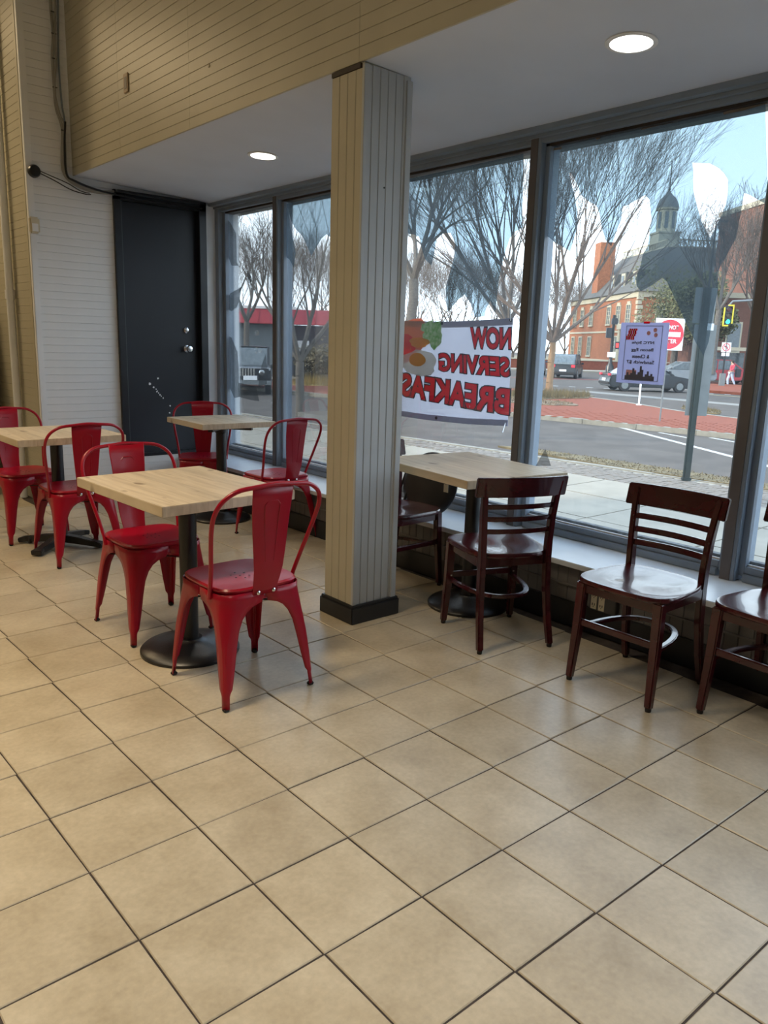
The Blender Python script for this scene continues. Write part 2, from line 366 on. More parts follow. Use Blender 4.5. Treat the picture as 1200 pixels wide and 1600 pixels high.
# fascia above the soffit: boards one by one
fas = MB().box((XP+0.012, -6, 2.53), (XP+0.10, YF, ZT)).build('wall_fascia', M_PAINT); structure(fas, 'tall cream beadboard fascia above the window soffit', 'wall')
def vboard(w, h, t, mt, name='board'):   # a board face with V edges, in local YZ, facing -X
    c = 0.004; b = MB()
    pr = [(-w/2, 0.004), (-w/2, -0.002), (-w/2+c, -t), (w/2-c, -t), (w/2, -0.002), (w/2, 0.004)]
    return pr
def hboards(parent, x, y0, y1, z0, z1, pitch, mt, face='X', splits=()):
    z = z0
    cuts = [y0] + [s for s in splits if y0 < s < y1] + [y1]
    cache = {}
    while z < z1-0.01:
        zz = min(z+pitch, z1)
        for a, b in zip(cuts[:-1], cuts[1:]):
            key = (round(b-a, 4), round(zz-z, 4))
            if key not in cache:
                w, h = b-a-0.0015, zz-z; c = 0.0022; t = 0.008
                prof = [(0.004, -h/2+0.0004), (-t+c, -h/2+0.0004), (-t, -h/2+c), (-t, h/2-c), (-t+c, h/2-0.0004), (0.004, h/2-0.0004)]
                m_ = MB()
                if face == 'X': m_.prism(prof, -w/2, w/2, axis='Y')
                else: m_.prism([(p[0], p[1]) for p in prof], -w/2, w/2, axis='X')
                cache[key] = m_.mesh('board', mt)
            loc = (x, (a+b)/2, (z+zz)/2) if face == 'X' else ((a+b)/2, x, (z+zz)/2)
            inst('board', cache[key], loc, parent)
        z = zz
hboards(fas, XP+0.008, -0.6, YF, 2.527, ZT, 0.058, M_PAINT, splits=(1.06, 2.62, 3.625))
MB().box((XP, -6, 2.53), (XP+0.012, -0.6, ZT)).build('board_panel', M_PAINT, fas)
# far wall with boards
fw_ = MB()
fw_.box((1.335, YF+0.012, -0.2), (1.97, YF+0.25, ZT)); fw_.box((1.97, YF+0.012, -0.2), (3.1, YF+0.25, 0.36)); fw_.box((1.97, YF+0.012, 2.45), (3.1, YF+0.25, ZT))
fw_.box((2.76, YF+0.012, 0.36), (3.1, YF+0.25, 2.45))
fwall = fw_.build('wall_far', M_WPAINT); structure(fwall, 'white beadboard wall around the black door', 'wall')
hboards(fwall, YF+0.004, 1.37, 1.968, 0.0, ZT, 0.0575, M_WPAINT, face='Y')
hboards(fwall, YF+0.004, 1.972, 2.90, 0.0, 0.345, 0.0575, M_WPAINT, face='Y')
MB().box((2.765, YF-0.006, 0.345), (2.90, YF+0.02, 2.46)).build('panel', M_WPAINT, fwall, bevel=0.002)
MB().box((1.325, YF-0.012, 0), (1.372, YF+0.03, ZT)).build('corner_trim', M_WPAINT, fwall, bevel=0.004)
# side passage wall beyond the corner
sw = MB().box((1.337, YF+0.25, -0.2), (1.5, 8, ZT)).build('wall_passage', M_PAINT); structure(sw, 'cream beadboard wall running back past the corner', 'wall')
hboards(sw, 1.333, YF+0.035, 7.9, 0.12, ZT, 0.0575, M_PAINT)
tr = MB().box((1.322, YF+0.03, 0), (1.336, YF+0.075, ZT)).build('corner_trim', M_PAINT, sw, bevel=0.002)
# wall under the windows
lw = MB().box((XW+0.012, -6, -0.9), (3.0, YF+0.25, 0.31)).build('wall_window', M_LOWWALL); structure(lw, 'low grey beadboard wall under the window sill', 'wall')
bm_ = None
def vboards_x(parent, x, y0, y1, z0, z1, pitch, mt):   # facing -X
    n = round((y1-y0)/pitch); p = (y1-y0)/n; c = 0.0035; t = 0.008
    prof = [(x+0.004-x, -p/2+.0004), (-t+c, -p/2+.0004), (-t, -p/2+c), (-t, p/2-c), (-t+c, p/2-.0004), (0.004, p/2-.0004)]
    me = MB().prism(prof, z0, z1, axis='Z').mesh('board', mt)
    for k in range(n): inst('board', me, (x, y0+(k+.5)*p, 0), parent)
vboards_x(lw, XW+0.008, -1.4, YF, 0.12, 0.312, 0.062, M_LOWWALL)
MB().box((XW+0.002, -6, 0.205), (XW-0.010, YF, 0.213)).build('rail_moulding', M_LOWWALL, lw)
structure(MB().box((XW-0.014, -6, 0), (XW+0.013, YF, 0.128)).build('baseboard_window', M_BLACK, bevel=0.003), 'tall black baseboard under the windows', 'baseboard')
# upper exterior wall over the windows, far end
shell('wall_front', (2.98, -6, 2.44), (3.2, YF+0.25, 6.0), M_CURB, 'outer wall above the shop windows')
shell('wall_front_right', (2.98, -6, -0.9), (3.2, -2.9, 2.44), M_CURB, 'outer wall past the last shop window')
structure(MB().box((2.498, -6, 0.308), (2.99, YF, 0.335)).build('trim_1', M_SILL, bevel=0.003), 'pale blue-white painted window sill', 'sill')
# head moulding in steps
hm = MB(); hm.box((2.80, -6, 2.452), (2.99, YF, 2.49)); hm.box((2.845, -6, 2.436), (2.99, YF, 2.453)); hm.box((2.87, -6, 2.412), (2.99, YF, 2.437))
hd = hm.build('trim_2', M_FRAME, bevel=0.002); structure(hd, 'stepped grey-blue head moulding above the windows', 'trim')
MB().box((2.905, -6, 2.398), (2.99, YF, 2.4125)).build('dark_strip', M_FRAMED, hd)
# mullions
for n_, (ya, yb) in enumerate([(3.535, 3.655), (2.26, 2.38), (0.99, 1.115), (-0.30, -0.178), (-1.60, -1.48)]):
    f = MB().box((2.866, ya+0.028, 0.335), (2.96, yb-0.028, 2.452)); 
    o = f.build('trim_%d' % (n_+3), M_FRAME, bevel=0.003); structure(o, ['slim grey-blue window post nearest the black door', 'window post behind the pillar', 'grey-blue window post right of the breakfast banner', 'grey-blue window post behind the armless wooden chair', 'window post at the right end'][n_], 'post')
    MB().box((2.905, ya, 0.36), (2.99, ya+0.030, 2.42)).build('glazing_stop', M_FRAME, o, bevel=0.003)
    MB().box((2.905, yb-0.030, 0.36), (2.99, yb, 2.42)).build('glazing_stop', M_FRAME, o, bevel=0.003)
    MB().box((2.862, yb-0.075, 0.336), (2.8665, yb-0.028, 2.44)).build('shaded_front', mat('post_front_shade', (0.13, 0.115, 0.11), 0.5), o)  # unlit room face of the post, its shade put into a darker strip
# jamb by the far wall
o = MB().box((2.86, 4.485, 0.335), (2.99, YF, 2.452)).build('trim_8', M_FRAME, bevel=0.003); structure(o, 'grey-blue window jamb against the far wall', 'trim')
MB().box((2.90, 4.44, 0.36), (2.98, 4.486, 2.42)).build('glazing_stop', M_FRAME, o, bevel=0.003)

# films and windows
XG = 2.935
def film(parent, outer, mt, x, holes=(), label=None, name='film_scrap'):
    bm = bmesh.new(); es = []
    for loop in [outer]+list(holes):
        vsx = [bm.verts.new(PX(u, v, x)) for u, v in loop]
        for k in range(len(vsx)): es.append(bm.edges.new((vsx[k], vsx[(k+1) % len(vsx)])))
    bmesh.ops.triangle_fill(bm, use_beauty=True, edges=es, use_dissolve=False)
    me = D.meshes.new(name); bm.to_mesh(me); bm.free(); me.materials.append(mt)
    o = D.objects.new(name, me); COL.objects.link(o); o.parent = parent
    if label: o['label'] = label
    return o
wins = []
wl = ['narrow shop window beside the black door', 'shop window between the slim post and the pillar', 'shop window with the red breakfast banner', 'large shop window with the sandwich poster and petal-shaped film holes', 'shop window at the right edge behind the last wooden chair']
for n_, (ya, yb) in enumerate([(3.655, 4.44), (2.38, 3.535), (1.115, 2.26), (-0.178, 0.99), (-1.48, -0.30)]):
    wn = empty('window_%d' % (n_+1), (0, 0, 0)); structure(wn, wl[n_], 'window'); wins.append(wn)
    MB().box((XG, ya-0.01, 0.40), (XG+0.005, yb+0.01, 2.41)).build('glass_pane', M_GLASS, wn)
    fr = MB(); fr.box((2.885, ya, 0.336), (2.985, yb, 0.372)); fr.box((2.905, ya, 0.372), (2.985, yb, 0.405))
    fr.build('bottom_frame', M_FRAME, wn, bevel=0.003)
    MB().box((2.93, ya, 0.405), (2.945, yb, 0.412)).build('glazing_bead', M_WHITE, wn)
    MB().box((2.95, ya, 0.405), (2.984, yb, 0.425)).build('rail_outside', mat('weathered_ledge', (0.12, 0.12, 0.12), 0.9, var=0.4, scale=30), wn)
o = MB().box((2.99, -2.9, 0.24), (3.22, YF+0.25, 0.355)).build('trim_9', MATS['weathered_ledge']); structure(o, 'dark weathered masonry ledge outside the glass', 'ledge')

# large window film with petal holes (4th window)
W = wins[3]
def arc(pts): return pts
big = [(850,226),(1196,150),(1200,320),(1186,313),(1170,304),(1163,302),(1158,330),(1150,372),(1135,400),(1121,425),(1122,452),(1116,480),(1111,512),(1107,535),(1099,556),(1087,535),(1072,505),(1057,472),(1042,440),(1035,434),(1018,446),(1001,455),(995,447),(993,435),(1001,415),(1004,398),(1012,385),(1015,362),(1018,345),(1016,325),(1015,312),(1008,305),(995,312),(982,320),(973,323),(970,345),(962,365),(955,385),(946,375),(940,355),(937,335),(932,321),(920,315),(908,305),(902,288),(893,271),(889,270),(893,288),(897,300),(902,330),(903,350),(898,370),(891,393),(878,385),(866,378),(858,371),(846,366)]
hole = [(1082,254),(1095,255),(1110,256),(1123,263),(1131,271),(1137,281),(1137,300),(1134,318),(1128,335),(1118,355),(1110,372),(1103,360),(1096,345),(1090,325),(1084,300),(1083,280),(1084,270)]
film(W, big, M_FILM, XG-0.002, [hole], 'large tinted film with torn petal edges', 'tint_film')
film(W, [(837,728),(852,701),(861,728)], M_FILMD, XG-0.002)
tape = mat('tape_residue', (0.20, 0.18, 0.16), 0.8, var=0.15)
for pts in ([(1001,198),(1010,193),(1057,183),(1059,190),(1030,196),(1002,203)], [(1129,176),(1150,168),(1199,156),(1199,162),(1165,172),(1131,179)], [(853,234),(877,229),(878,233),(855,237)], [(930,215),(937,213),(938,217),(932,218)]):
    film(W, pts, tape, XG-0.004, name='tape_residue')
W = wins[2]
film(W, [(636,280),(818,240),(816,356),(805,362),(797,372),(790,392),(783,418),(779,440),(776,470),(774,490),(766,470),(760,482),(757,494),(742,496),(736,475),(726,460),(714,470),(700,487),(697,470),(696,450),(703,425),(710,400),(711,380),(704,364),(694,364),(682,372),(679,395),(674,415),(664,405),(658,385),(655,370),(645,366),(634,365)], M_FILM, XG-0.002, label='tinted film with torn lower edge', name='tint_film')
film(W, [(696,450),(711,412),(722,430),(726,460),(714,470),(700,487)], M_FILML, XG-0.003)
film(W, [(757,440),(778,400),(784,418),(776,470),(774,490),(766,470)], M_FILML, XG-0.003)
W = wins[1]
film(W, [(433,322),(519,302),(519,372),(510,366),(503,372),(492,390),(486,400),(480,385),(472,368),(462,358),(455,345),(452,334),(453,352),(458,372),(462,395),(459,418),(452,405),(440,398),(434,398)], M_FILM, XG-0.002, label='tinted film with torn lower edge', name='tint_film')
W = wins[0]
film(W, [(351,337),(360,348),(369,365),(370,410),(375,420),(372,415),(362,415),(356,400),(352,380)], M_FILMD, XG-0.002)
film(W, [(354,470),(360,458),(371,452),(378,448),(374,470),(370,480),(362,486),(356,484)], M_FILMD, XG-0.002)
film(W, [(353,521),(362,528),(371,550),(373,575),(374,620),(366,622),(360,608),(355,590)], M_FILMD, XG-0.002)
film(W, [(372,598),(400,604),(405,627),(392,625),(380,622),(373,620)], M_FILMD, XG-0.002)
film(W, [(409,570),(415,553),(417,575),(417,600),(404,604),(405,586)], M_FILMD, XG-0.003)
film(W, [(387,425),(393,432),(393,440),(389,443),(386,435)], M_FILMD, XG-0.002)

# ------------------------------------------------------------------ pillar
pl = MB().box((XP+0.008, 1.02+0.008, 0), (1.935, 1.252, 2.525)).build('pillar', M_PAINT); structure(pl, 'square beadboard pillar with black base between the tables', 'pillar')
n = 4; p = (1.252-1.02)/n
pf = lambda p: [(0.004, -p/2+.0004), (-.0045, -p/2+.0004), (-.008, -p/2+.0035), (-.008, p/2-.0035), (-.0045, p/2-.0004), (0.004, p/2-.0004)]
me = MB().prism(pf(p), 0.09, 2.50, axis='Z').mesh('board', M_PAINT)
for k in range(n): inst('board', me, (XP+0.008, 1.02+(k+.5)*p, 0), pl)
n = 6; p = (1.935-XP)/n
me = MB().prism([(b, a) for a, b in pf(p)], 0.09, 2.516, axis='Z').mesh('board', M_PILLIT)
for k in range(n): inst('board', me, (XP+(k+.5)*p, 1.028, 0), pl)
MB().box((XP-0.002, 1.016, 0.09), (XP+0.018, 1.034, 2.51)).build('corner_bead', M_PILLIT, pl, bevel=0.002)
MB().box((1.905, 1.012, 0.09), (1.938, 1.035, 2.50)).build('edge_strip', M_PILLIT, pl, bevel=0.002)
MB().box((XP-0.003, 1.045, 2.503), (XP+0.03, 1.25, 2.522)).build('dark_top_strip', M_FRAMED, pl)  # solid dark brown strip across the pillar top
bsb = MB(); bsb.box((XP-0.017, 1.001, 0), (1.955, 1.27, 0.082)); bsb.box((XP-0.012, 1.006, 0.082), (1.950, 1.265, 0.094))
bsb.build('baseboard', M_BLACK, pl, bevel=0.003)
MB().lathe([(0.004, 0), (0.004, 0.003), (0.001, 0.004)], 10, (PY(602, 293, 1.012).x, 1.017, PY(602, 293, 1.012).z), axis='Y').build('screw', M_BLACK, pl)

# ------------------------------------------------------------------ black door
dr = MB().box((2.02, YF+0.03, 0.37), (2.70, YF+0.075, 2.40)).build('door_1', M_DOOR, bevel=0.003); structure(dr, 'black painted flush door with chrome knob and chipped paint', 'door')
fr = MB()
fr.box((1.965, YF-0.035, 0.352), (2.02, YF+0.10, 2.46)); fr.box((2.70, YF-0.035, 0.352), (2.765, YF+0.10, 2.46)); fr.box((1.965, YF-0.035, 2.40), (2.765, YF+0.10, 2.475)); fr.box((2.0, YF-0.01, 0.345), (2.72, YF+0.10, 0.372))
fr.build('door_frame', M_BLACK, dr, bevel=0.003)
MB().box((2.02, YF-0.012, 0.372), (2.035, YF+0.028, 2.40)).build('door_stop', mat('dark_grey_edge', (0.06, 0.065, 0.07), 0.4), dr, bevel=0.002)
kp = PY(292, 545, YF+0.03); dp = PY(291, 516, YF+0.03)
MB().lathe([(0.03, 0), (0.03, -0.006), (0.012, -0.012), (0.011, -0.03), (0.024, -0.038), (0.029, -0.05), (0.024, -0.062), (0.008, -0.067)], 20, kp, axis='Y').build('door_knob', M_CHROME, dr, smooth=True)
MB().lathe([(0.026, 0), (0.026, -0.010), (0.018, -0.016), (0.008, -0.018)], 20, dp, axis='Y').build('deadbolt', M_CHROME, dr, smooth=True)
ch = MB()
for u, v, r_ in [(234,600,2.2),(240,605,1.4),(247,591,1.8),(245,612,1.4),(248,614,1.2),(250,617,1.4),(252,619,1.2),(255,622,1.4),(266,634,1.5),(265,645,1.3),(244,608,1),(246,611,1)]:
    c = PY(u, v, YF+0.029); k = r_/190
    ch.quad(*[(c.x+k*math.cos(a)*random.uniform(.7, 1.3), c.y, c.z+k*math.sin(a)*random.uniform(.7, 1.4)) for a in [q*PI/3 for q in range(6)]])
ch.build('paint_chip', M_WHITE, dr, fix=False)

# ------------------------------------------------------------------ recessed lights, added fill lamps
def soffit_z(x): return 2.527-(x-XP-0.01)*(0.057/1.305)
for (u, v), lab in [((986, 72), 'round recessed ceiling light over the wooden chairs, lit'), ((411, 246), 'round recessed ceiling light over the red chairs by the windows, lit')]:
    c = PZ(u, v, 2.49); c.z = soffit_z(c.x)-0.001
    o = empty('recessed_light', c, label=lab, cat='ceiling light', group='recessed lights in the soffit'); o.rotation_euler = (0, math.atan(0.057/1.305), 0)
    rg = MB(); rg.lathe([(0.078, 0), (0.098, 0), (0.098, -0.004), (0.090, -0.007), (0.080, -0.006), (0.078, -0.001)], 40); rg.build('trim_ring', M_WHITE, o, smooth=True)
    MB().lathe([(0.078, -0.0015), (0.05, -0.003), (0.01, -0.003)], 40).build('lamp_lens', mat('lamp_lens', (1, 1, 1), emit=(1, 0.97, 0.90), es=9.0), o, smooth=True)
    ld = D.lights.new('downlight', 'SPOT'); ld.energy = 7; ld.spot_size = R(120); ld.spot_blend = 0.7; ld.shadow_soft_size = 0.07; ld.color = (1, 0.93, 0.82)
    lo = D.objects.new('downlight', ld); COL.objects.link(lo); lo.parent = o; lo.location = (0, 0, -0.02)
for k, (x, y) in enumerate([(-0.6, 0.9), (-0.5, -2.2), (-3.6, 3.0), (-0.7, 3.2), (-0.2, 6.3)]):  # unseen lamps added to brighten the floor, tables and passage
    o = empty('ceiling_fill', (x, y, ZT), label=['added warm fill lamp nearest the viewer, out of view', 'added neutral fill lamp behind the viewer', 'added warm fill lamp at the left side, out of view', 'added warm fill lamp before the black door, out of view', 'added warm fill lamp in the side passage, out of view'][k], cat='ceiling light')
    MB().box((-0.62, -0.32, -0.05), (0.62, 0.32, 0)).build('housing', M_WHITE, o, bevel=0.004)
    MB().box((-0.58, -0.28, -0.056), (0.58, 0.28, -0.05)).build('fill_diffuser', mat('fill_diffuser', (1, .9, .7), emit=FILL_C, es=1.5), o)
    ld = D.lights.new('lamp', 'AREA'); ld.shape = 'RECTANGLE'; ld.size = 1.1; ld.size_y = 0.5; ld.energy = FILL_W*(1.45, 1.35, .4, 0.75, 2.4)[k]; ld.color = (FILL_C, (1.0, 0.93, 0.84), FILL_C, FILL_C, (1.0, .74, .42))[k]; ld.spread = R((92, 86, 90, 84, 170)[k])
    lo = D.objects.new('lamp', ld); COL.objects.link(lo); lo.parent = o; lo.location = (0, 0, -0.07)

# ------------------------------------------------------------------ fixtures and cables on the walls
wp = PX(198, 130, XP)
t = empty('switch_plate', (XP-0.001, wp.y, wp.z), label='small tan blank cover plate high on the fascia', cat='wall plate')
MB().box((-0.008, -0.035, -0.058), (0, 0.035, 0.058)).build('plate', mat('tan_plate', (0.35, 0.24, 0.13), 0.5), t, bevel=0.003)
MB().box((-0.0095, -0.018, -0.036), (-0.007, 0.018, 0.036)).build('insert', mat('brown_insert', (0.16, 0.12, 0.08), 0.5), t, bevel=0.001)
c = PX(327, 103, XP)
tag(MB().lathe([(0.009, 0.0), (0.009, -0.004), (0.004, -0.007)], 12, (XP, c.y, c.z), axis='X').build('screw_head', M_PLASTIC, smooth=True), 'bright screw head on the fascia', 'screw')
c = PY(47, 352, YF)
t = empty('motion_sensor', (c.x+.02, YF-0.008, c.z), label='small cream motion sensor on the white wall by the corner', cat='sensor')
MB().box((-0.036, -0.045, -0.058), (0.036, 0, 0.058)).build('housing', M_PLASTIC, t, bevel=0.012, smooth=True)
MB().box((-0.022, -0.048, -0.045), (0.022, -0.044, 0.01)).build('lens', M_WHITE, t, bevel=0.001)
c = PY(45, 267, YF)
t = empty('cable_entry', (c.x+.03, YF-0.004, c.z), label='round black speaker mount on the wall with a cable', cat='mount')
MB().lathe([(0.045, 0), (0.045, -0.03), (0.038, -0.045), (0.012, -0.05)], 24, axis='Y').build('cap', M_BLACK, t, smooth=True)
def wallcable(name, pts, y, r, mt, label, n=6):
    P = [PY(u, v, y) for u, v in pts]
    # Catmull-Rom
    q = []
    for i in range(len(P)-1):
        p0, p1, p2, p3 = P[max(i-1, 0)], P[i], P[i+1], P[min(i+2, len(P)-1)]
        for k in range(5):
            s = k/5; q.append(0.5*((2*p1)+(p2-p0)*s+(2*p0-5*p1+4*p2-p3)*s*s+(3*p1-p0-3*p2+p3)*s**3))
    q.append(P[-1])
    for qq in q:
        if qq.z > ZT-0.01: qq.z = ZT-0.01
    return tag(MB().tube(q, r, n).build(name, mt, smooth=True), label, 'cable')
wallcable('cable', [(57,268),(85,282),(110,296),(132,303),(142,304)], YF-0.03, 0.004, M_BLACK, 'thin black cable from the round mount to the door corner')
wallcable('cable', [(60,266),(80,275),(105,286),(125,298),(140,302)], YF-0.045, 0.0035, M_BLACK, 'second thin black cable drooping beside the round mount')
wallcable('cable', [(78,-30),(80,20),(83,55),(82,90),(85,140),(88,170),(97,200),(97,240),(99,268),(112,285),(140,298),(165,302),(180,303)], YF-0.03, 0.011, M_CABLE, 'grey cable bundle strand down the corner, leftmost')
wallcable('cable', [(84,-30),(86,20),(85,60),(87,100),(85,140),(93,178),(100,195),(99,240),(103,272),(120,288),(150,298),(178,299)], YF-0.045, 0.008, M_CABLE, 'grey cable bundle strand down the corner, middle')
wallcable('cable', [(90,-30),(91,20),(91,70),(93,120),(97,165),(101,190),(102,230),(106,275),(128,289),(165,300)], YF-0.02, 0.007, M_FRAME, 'slate cable down the corner beside the fascia')
wallcable('cable', [(102,190),(101,230),(104,272),(118,283),(150,296),(190,306),(235,316),(280,322),(316,326)], YF-0.06, 0.008, M_BLACK, 'black cable running across the top of the black door')
wallcable('cable', [(180,298),(210,304),(245,310),(280,315),(314,318)], YF-0.055, 0.012, M_BLACK, 'thick black conduit along the door head')
tb = MB()
for u, v in [(81,19),(82,53),(83,92),(84,137),(97,204)]:
    c = PY(u+1, v, YF-0.035); tb.tube([c+Vector((-0.017, -0.012, 0)), c+Vector((0.017, -0.012, 0))], 0.004, 6)
tag(tb.build('cable_tie', M_BLACK), 'black ties around the corner cable bundle', 'cable ties', kind='stuff')
# outlets in a metal box
c = PX(943, 938, XW-0.002)
t = empty('wall_outlet', (XW, c.y, c.z), label='double ivory wall outlet in a grey metal box under the sill', cat='outlet')
MB().box((-0.03, -0.085, -0.05), (-0.002, 0.06, 0.065)).build('metal_box', mat('outlet_box', (0.10, 0.10, 0.10), 0.4, metal=0.6), t, bevel=0.003)
for dy in (0.033, -0.010):
    f = MB().box((-0.034, dy-0.016, -0.045), (-0.030, dy+0.016, 0.045)).build('receptacle', M_PLASTIC, t, bevel=0.001)
    s_ = MB()
    for z in (-0.022, 0.022):
        s_.box((-0.0348, dy-0.008, z-0.006), (-0.0338, dy-0.004, z+0.006)); s_.box((-0.0348, dy+0.004, z-0.006), (-0.0338, dy+0.008, z+0.006)); s_.box((-0.0348, dy-0.002, z-0.013), (-0.0338, dy+0.002, z-0.009))
    tag(s_.build('slots', M_BLACK, f), kind='stuff')
# white pipe and the cooler in the passage
c = PZ(33, 640, 0.9)
pp = PY(20, 480, 5.0)
t = empty('wall_pipe', (PY(17, 480, 5.0).x, 5.0, 0), label='white vertical pipe in front of the passage wall', cat='pipe')
MB().tube([(0, 0, 0), (0, 0, ZT)], 0.03, 14).build('tube', M_WPAINT, t, smooth=True)
zc = PY(13, 460, 5.0).z
MB().tube([(0, 0, zc-0.035), (0, 0, zc+0.035)], 0.037, 14).build('coupling', M_WPAINT, t, smooth=True)
t = empty('drink_cooler', (0.86, 5.55, 0), label='tall black drinks cooler with glass door behind the left table', cat='cooler')
MB().box((-0.36, 0, 0.08), (0.36, 0.6, 1.42)).build('body', M_BLACK, t, bevel=0.01)
MB().box((-0.36, -0.03, 1.20), (0.36, 0.0, 1.34)).build('header', mat('cooler_header', (0.16, 0.19, 0.22), 0.5), t, bevel=0.005)
d_ = MB(); d_.box((-0.36, -0.04, 0.12), (-0.31, 0, 1.19)); d_.box((0.31, -0.04, 0.12), (0.36, 0, 1.19)); d_.box((-0.31, -0.04, 1.14), (0.31, 0, 1.19)); d_.box((-0.31, -0.04, 0.12), (0.31, 0, 0.18))
d_.build('door_frame', M_BLACK, t, bevel=0.003)
MB().box((-0.31, -0.02, 0.18), (0.31, -0.015, 1.14)).build('glass', mat('cooler_glass', (0.03, 0.035, 0.04), 0.08), t)
MB().tube([(0.335, -0.06, 0.5), (0.335, -0.06, 0.95)], 0.012, 8).build('handle', M_CHROME, t)
MB().box((-0.33, -0.02, 0.0), (0.33, 0.55, 0.08)).build('plinth', M_IRON, t)
for k, z in enumerate((0.42, 0.66, 0.90)): MB().box((-0.30, -0.026, z), (0.30, -0.0205, z+0.012)).build('shelf_strip', M_LOWWALL, t)
t = empty('cardboard_box', (0.98, 5.75, 1.42), label='brown cardboard box on top of the drinks cooler', cat='box')
MB().box((-0.20, -0.12, 0), (0.20, 0.14, 0.24)).build('carton', mat('cardboard', (0.25, 0.15, 0.08), 0.8), t, bevel=0.004)
MB().box((-0.20, -0.13, 0.10), (0.20, -0.12, 0.12)).build('tape', M_PLASTIC, t)
t = empty('speaker_box', (1.05, 5.75, 1.661), label='black speaker box standing on the cardboard box', cat='speaker')
MB().box((-0.09, -0.10, 0), (0.09, 0.12, 0.40)).build('cabinet', M_BLACK, t, bevel=0.006)
MB().lathe([(0.06, 0), (0.055, -0.006), (0.02, -0.002)], 20, (0, -0.10, 0.14), axis='Y').build('driver', M_RUBBER, t, smooth=True)

# ------------------------------------------------------------------ tables
def table_top(t, w, d):
    MB().box((-w/2, -d/2, 0.71), (w/2, d/2, 0.75)).build('tabletop', M_WOOD, t, bevel=0.002)
def disc_base(t):
    MB().lathe([(0.215, 0), (0.215, 0.012), (0.205, 0.022), (0.15, 0.034), (0.08, 0.048), (0.055, 0.056), (0.052, 0.06), (0.02, 0.06)], 48).build('base_disc', M_IRON, t, smooth=True)
def column(t):
    MB().lathe([(0.038, 0.055), (0.038, 0.66), (0.045, 0.665), (0.045, 0.69)], 24).build('column', M_IRON, t, smooth=True)
    s_ = MB()
    for a in range(4):
        M_ = Matrix.Rotation(a*PI/2+PI/4, 4, 'Z'); s_.box((0.0, -0.018, 0.69), (0.24, 0.018, 0.71), M_)
    s_.build('spider', M_IRON, t)
def table(name, base, ctr, w, d, rz, label, cross=False, rb=0):
    t = empty(name, (base[0], base[1], 0), rz, label=label, cat='table')
    if cross:
        f = MB()
        for a in range(4):
            M_ = Matrix.Rotation(a*PI/2+rb, 4, 'Z')
            q = [M_ @ Vector(p) for p in [(0, 0, 0.055), (0.12, 0, 0.045), (0.24, 0, 0.03), (0.29, 0, 0.022)]]
            f.bar(q, [0.06, 0.055, 0.05, 0.075], [0.05, 0.045, 0.035, 0.03])
        f.build('cross_base', M_IRON, t, bevel=0.004)
        MB().lathe([(0.02, -0.012), (0.026, -0.010), (0.026, 0.010), (0.02, 0.012)], 16, (-0.15, 0.16, 0.03), axis='X').build('caster', M_RUBBER, t, smooth=True)
    else: disc_base(t)
    column(t)
    dx, dy = ctr[0]-base[0], ctr[1]-base[1]; c, s = math.cos(-rz), math.sin(-rz)
    tt = MB().box((-w/2, -d/2, 0.71), (w/2, d/2, 0.75)).build('tabletop', M_WOOD, t, bevel=0.002)
    tt.location = (dx*c-dy*s, dx*s+dy*c, 0)
    return t
table('square_table', (0.885, 1.19), (0.872, 1.19), 0.60, 0.76, R(3), 'square light wood table between the two nearest red chairs')
table('square_table', (2.27, 3.41), (2.33, 3.52), 0.60, 0.62, R(-2), 'small square light wood table in the window corner by the black door')
table('square_table', (1.02, 3.27), (1.0, 3.23), 0.64, 0.68, R(1), 'light wood table at the left edge on a cross-shaped foot', cross=True, rb=R(40))
table('rectangular_table', (2.35, 0.89), (2.355, 0.945), 0.64, 0.80, R(-8), 'light wood table beside the pillar with dark wooden chairs')

